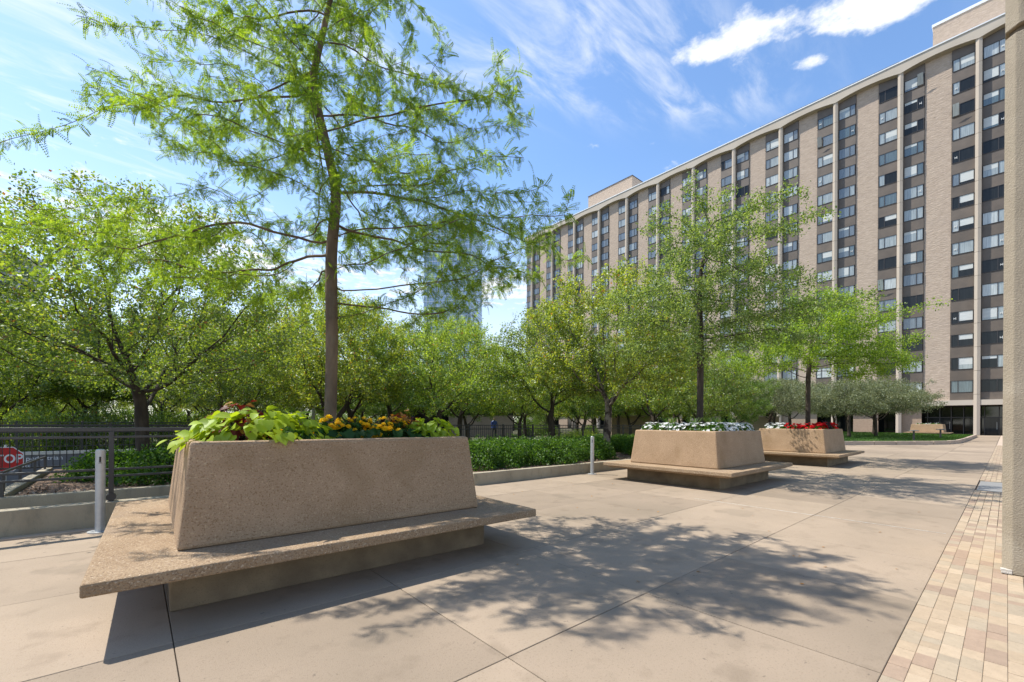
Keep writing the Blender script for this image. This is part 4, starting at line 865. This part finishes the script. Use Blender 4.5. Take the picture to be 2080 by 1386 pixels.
# ------------------------------------------------------------------ shrubs
def shrubs():
    rr = random.Random(9); A = [leafmass('foliage', 6500, .95, .95, .80, .075, 3 + i, -.15) for i in range(3)]
    st = MB()
    for i in range(7): a = i * .9; st.tube([(0, 0, -.1), (.2 * math.cos(a), .2 * math.sin(a), .25), (.5 * math.cos(a), .5 * math.sin(a), .55)], [.015, .012, .006], 4, False)
    stm = st.mesh('stems')
    def shrub(x, y, z, s, sz, label, group):
        t = thing('shrub', label, 'shrub', (x, y, z), rr.uniform(0, 6), group); t.scale = (s, s, sz); mk('foliage', rr.choice(A), 'shrub_leaf', t); mk('stems', stm, 'bark', t)
    for i in range(13):
        x = 6.9 + i * .98
        if 12.3 < x < 14.2: continue
        shrub(x + rr.uniform(-.2, .2), 9.35 + rr.uniform(-.15, .15), .28, rr.uniform(.78, .9), rr.uniform(.78, .95), 'dense green shrub in the front row behind the low bed wall', 'shrubs in the front row of the bed')
    for i in range(22):
        x = 6.2 + i * 1.15; shrub(x + rr.uniform(-.3, .3), 11.2 + rr.uniform(-.3, .3), .3, rr.uniform(.95, 1.15), rr.uniform(.62, .78), 'dense green shrub in the back row before the picket fence', 'shrubs in the back row of the bed')
        if i < 20: shrub(x + .5 + rr.uniform(-.3, .3), 13.2 + rr.uniform(-.3, .3), .3, rr.uniform(.95, 1.1), rr.uniform(.6, .74), 'dense green shrub in the back row before the picket fence', 'shrubs in the back row of the bed')
    for i, (x, y, s, lab) in enumerate(((.55, 10.95, .95, 'dark green shrub behind the first bollard, left of the forked tree'), (1.7, 11.3, 1., 'dark green shrub right of the forked tree trunk at the left'), (2.9, 11.2, 1.0, 'dark green shrub half hidden behind the left end of the nearest planter'), (-.35, 12.1, .8, 'dark green shrub nearest the left end of the mulch bed'), (4.2, 11.2, 1.05, 'dark green shrub hidden mostly behind the nearest planter'))): shrub(x, y, .3, s, s * .95, lab, None)
    B_ = leafmass('foliage', 9000, 2.2, 1.6, 1.5, .10, 31, -.1)
    for i in range(26):
        x = -22 + i * 3.1 + rr.uniform(-.6, .6); y = 58 + rr.uniform(-2, 2); t = thing('hedge_shrub', 'tall dark background shrub at the far side of the grove', 'shrub', (x, y, .1), rr.uniform(0, 6), 'tall shrubs closing the grove'); t.scale = (1.2, 1.2, 2.0); mk('foliage', B_, 'dark_leaf', t)
    for i in range(14):
        x = 4.5 + i * 3.4 + rr.uniform(-.8, .8); y = 27 + rr.uniform(-4, 9); D = .6572 * x + .7538 * y; tt = (.7538 * x - .6572 * y) / D
        if -.28 < tt < .02: continue
        t = thing('garden_shrub', 'dark green rounded shrub under the grove trees', 'shrub', (x, y, .1), rr.uniform(0, 6), 'shrubs under the grove trees'); t.scale = (.7, .7, .75); mk('foliage', B_, 'dark_leaf', t)
    for i in range(6):
        t = thing('street_shrub', 'green shrub beyond the sunken driveway at the left', 'shrub', (-7.5 + i * 2.1, 27 + rr.uniform(-.4, .4), .1), i, 'shrubs beyond the driveway'); t.scale = (.75, .75, 1.35); mk('foliage', B_, 'crab_leaf', t)
    # pale hydrangea mound and dark red shrub beyond the fence
    f, r_ = Vector((.6572, .7538)), Vector((.7538, -.6572)); c = f * 26 + r_ * (.155 * 26)
    t = thing('hydrangea_shrub', 'pale yellow-green flowering shrub behind the picket fence', 'shrub', (c.x, c.y, .12)); t.scale = (.75, .75, .62); mk('foliage', B_, 'lime_leaf', t)
    c = f * 28 + r_ * (-.52 * 28); t = thing('red_shrub', 'dark red leaved shrub left of the closed umbrellas', 'shrub', (c.x, c.y, .12)); t.scale = (.8, .8, .9); mk('foliage', B_, 'purple_leaf', t)
shrubs()

# ------------------------------------------------------------------ flowers in the planters
def flowers():
    rr = random.Random(15); ZS = 1.245
    def vine(x, y, n, rx, ry, rz_, size, lab):
        t = thing('sweet_potato_vine', lab, 'plant', (x, y, ZS)); dome_leaves(t, 'lime_leaf', n, rx, ry, rz_, size, rr, droop=.02, spread=.6); return t
    t = vine(.95, 4.88, 285, .74, .50, .36, .112, 'lime green sweet potato vine spilling over the left front of the nearest planter')
    for i in range(14): # leaves hanging over the rim
        x = rr.uniform(-.5, .45); put('leaf', HEART, 'lime_leaf', t, (x, -.42 - rr.uniform(0, .03), rr.uniform(-.03, .12)), (rr.uniform(-.3, .3), -1, .45), -math.pi / 2 + rr.uniform(-.5, .5) + 0, rr.uniform(.065, .09))
    vine(2.83, 4.83, 190, .38, .36, .30, .10, 'lime green sweet potato vine at the right end of the nearest planter')
    def coleus(x, y, lab, m1, m2, r, h):
        t = thing('coleus_plant', lab, 'plant', (x, y, ZS)); dome_leaves(t, m1, 90, r, r * .9, h, .085, rr, LOBED, .1); dome_leaves(t, m2, 60, r * .95, r * .85, h * .95, .08, rr, LOBED, .0)
        b = MB()
        for i in range(8): a = i * .8; b.tube([(0, 0, 0), (.6 * r * math.cos(a), .6 * r * math.sin(a), h * .8)], .006, 4, False)
        b.obj('stems', 'purple_leaf', t)
    coleus(.82, 5.28, 'dark red and orange coleus behind the left lime vine', 'coleus_red', 'coleus_orange', .36, .46)
    coleus(2.50, 4.98, 'orange and yellow coleus left of the right lime vine', 'coleus_orange', 'coleus_red', .28, .40)
    def flowering(name, lab, x, y, z, bm_, fm, n, r, h, fs, leaf='ivy_leaf', grp=None, nl=900, me=None):
        t = thing(name, lab, 'plant', (x, y, z), rr.uniform(0, 6), grp)
        key = 'foliage_%s_%.2f' % (leaf, r)
        if key not in FO: FO[key] = leafmass('foliage', nl, r, r, h * .85, .055, len(FO) + 60, -.05)
        mk('foliage', FO[key], leaf, t)
        for i in range(n):
            th = rr.uniform(0, 6.28); ph = math.acos(rr.uniform(.15, 1)); d = Vector((math.sin(ph) * math.cos(th), math.sin(ph) * math.sin(th), math.cos(ph)))
            put('flower', bm_, fm, t, (d.x * r * 1.02, d.y * r * 1.02, d.z * h), d + Vector((rr.uniform(-.3, .3), rr.uniform(-.3, .3), .5)), rr.uniform(0, 6), fs * rr.uniform(.8, 1.2))
        return t
    FO = {}
    for i in range(7):
        x = 1.60 + i * .15; flowering('marigold_plant', 'yellow flowering plant in the middle of the nearest planter', x, 4.84 + rr.uniform(-.08, .16), ZS, POM, 'yellow_petal', 14, .14, .29, .044, 'ivy_leaf', 'yellow flowers of the nearest planter', 700)
    for i in range(7):
        t = thing('purple_foliage_plant', 'dark purple upright foliage plant among the yellow flowers', 'plant', (1.66 + i * .14, 4.88 + rr.uniform(0, .25), ZS), i, 'purple foliage of the nearest planter')
        dome_leaves(t, 'purple_leaf', 22, .07, .07, .30, .07, rr, LOBED, .1, droop=-.1)
    t = thing('ivy_plant', 'dark green ivy along the front rim of the nearest planter', 'plant', (2.05, 4.66, ZS))
    for i in range(150): put('leaf', LOBED, 'ivy_leaf', t, (rr.uniform(-.72, .72), rr.uniform(-.09, .14), rr.uniform(.02, .17)), (rr.uniform(-.5, .5), -.7 + rr.uniform(-.4, .4), .7), -math.pi / 2 + rr.uniform(-1, 1), rr.uniform(.06, .095))
    for i in range(16):
        x = .75 + (i % 8) * .3; y = 5.5 + (i // 8) * .7; flowering('bedding_plant', 'low green bedding plant at the back of the nearest planter', x + rr.uniform(-.1, .1), y, ZS, POM, 'yellow_petal', 3, .2, .2, .03, 'shrub_leaf', 'bedding plants at the back of the nearest planter', 700)
    # middle planter: white flowers round the edge, green tufts inside
    hx, hy = 1.10, .80
    for i in range(8): flowering('white_flower_plant', 'white flowering plant along the left edge of the middle planter', 11.45 - hx, 5.47 - hy + i * .23, ZS, BLOOM, 'white_petal', 22, .21, .27, .05, 'shrub_leaf', 'white flowers on the left edge of the middle planter', 700)
    for i in range(1, 9): flowering('white_flower_plant', 'white flowering plant along the front edge of the middle planter', 11.45 - hx + i * .27, 5.47 - hy, ZS, BLOOM, 'white_petal', 22, .21, .27, .05, 'shrub_leaf', 'white flowers on the front edge of the middle planter', 700)
    bl = MB()
    for i in range(60):
        a = rr.uniform(0, 6.28); l = rr.uniform(.3, .5); k = rr.uniform(.3, .8); w = .012; s, c_ = math.sin(a), math.cos(a); pts = [(0, 0), (k * l * .4, l * .6), (k * l * .8, l * .85), (k * l * 1.15, l * .78)]
        vs = []
        for j, (q, z) in enumerate(pts): ww = w * (1 - j / 3.2); vs += [(c_ * q - s * ww, s * q + c_ * ww, z), (c_ * q + s * ww, s * q - c_ * ww, z)]
        bl.add(vs, [(0, 1, 3, 2), (2, 3, 5, 4), (4, 5, 7, 6)])
    tm_ = bl.mesh('blades')
    for i, (x, y) in enumerate(((10.8, 5.3), (11.2, 5.0), (11.75, 5.1), (12.1, 5.4), (10.9, 6.0), (12.3, 5.0))): t = thing('grassy_tuft', 'arching green grassy tuft inside the middle planter', 'plant', (x, y, ZS), i, 'grassy tufts of the middle planter'); mk('blades', tm_, 'tuft_leaf', t)
    for i in range(8):
        y = 5.4 - .80 + i * .22; red = i in (2, 3, 4)
        flowering('bedding_plant', 'red flowering plant on the left edge of the far planter' if i < 5 else 'white flowering plant on the left edge of the far planter', 20 - hx, y, ZS, POM if i < 5 else BLOOM, 'red_petal' if i < 5 else 'white_petal', 16, .2, .28, .06, 'shrub_leaf', 'red flowers on the left edge of the far planter' if i < 5 else 'white flowers on the left edge of the far planter', 700)
    for i in range(1, 9):
        dk = i in (3, 4, 5)
        if dk:
            t = thing('dark_foliage_plant', 'dark purple foliage plant among red flowers of the far planter', 'plant', (20 - hx + i * .26, 5.4 - hy, ZS), i, 'dark foliage of the far planter'); mk('foliage', leafmass('foliage', 500, .2, .2, .33, .07, 90 + i, 0), 'purple_leaf', t)
        else: flowering('bedding_plant', 'red flowering plant on the front edge of the far planter', 20 - hx + i * .26, 5.4 - hy, ZS, POM, 'red_petal', 18, .2, .30, .065, 'shrub_leaf', 'red flowers on the front edge of the far planter', 700)
    for i in range(6): flowering('bedding_plant', 'pale flowering plant in the planter by the entrance', 63.6, 4.8 + i * .3, ZS + .26, BLOOM, 'white_petal', 6, .2, .2, .05, 'shrub_leaf', 'pale flowers by the entrance', 700)
    # a few fallen leaves and twigs on the slabs
    for i in range(44):
        x, y = rr.choice([(rr.uniform(3, 12), rr.uniform(.7, 3.4)), (rr.uniform(4, 9), rr.uniform(3.6, 7.8))]); o = put('fallen_leaf', HEART, 'coleus_orange', None, (x, y, .008), (rr.uniform(-.2, .2), rr.uniform(-.2, .2), 1), rr.uniform(0, 6), rr.uniform(.018, .036))
        tag(o, 'tiny dry fallen leaf lying on the plaza slabs', 'leaf', 'fallen leaves on the plaza')
flowers()
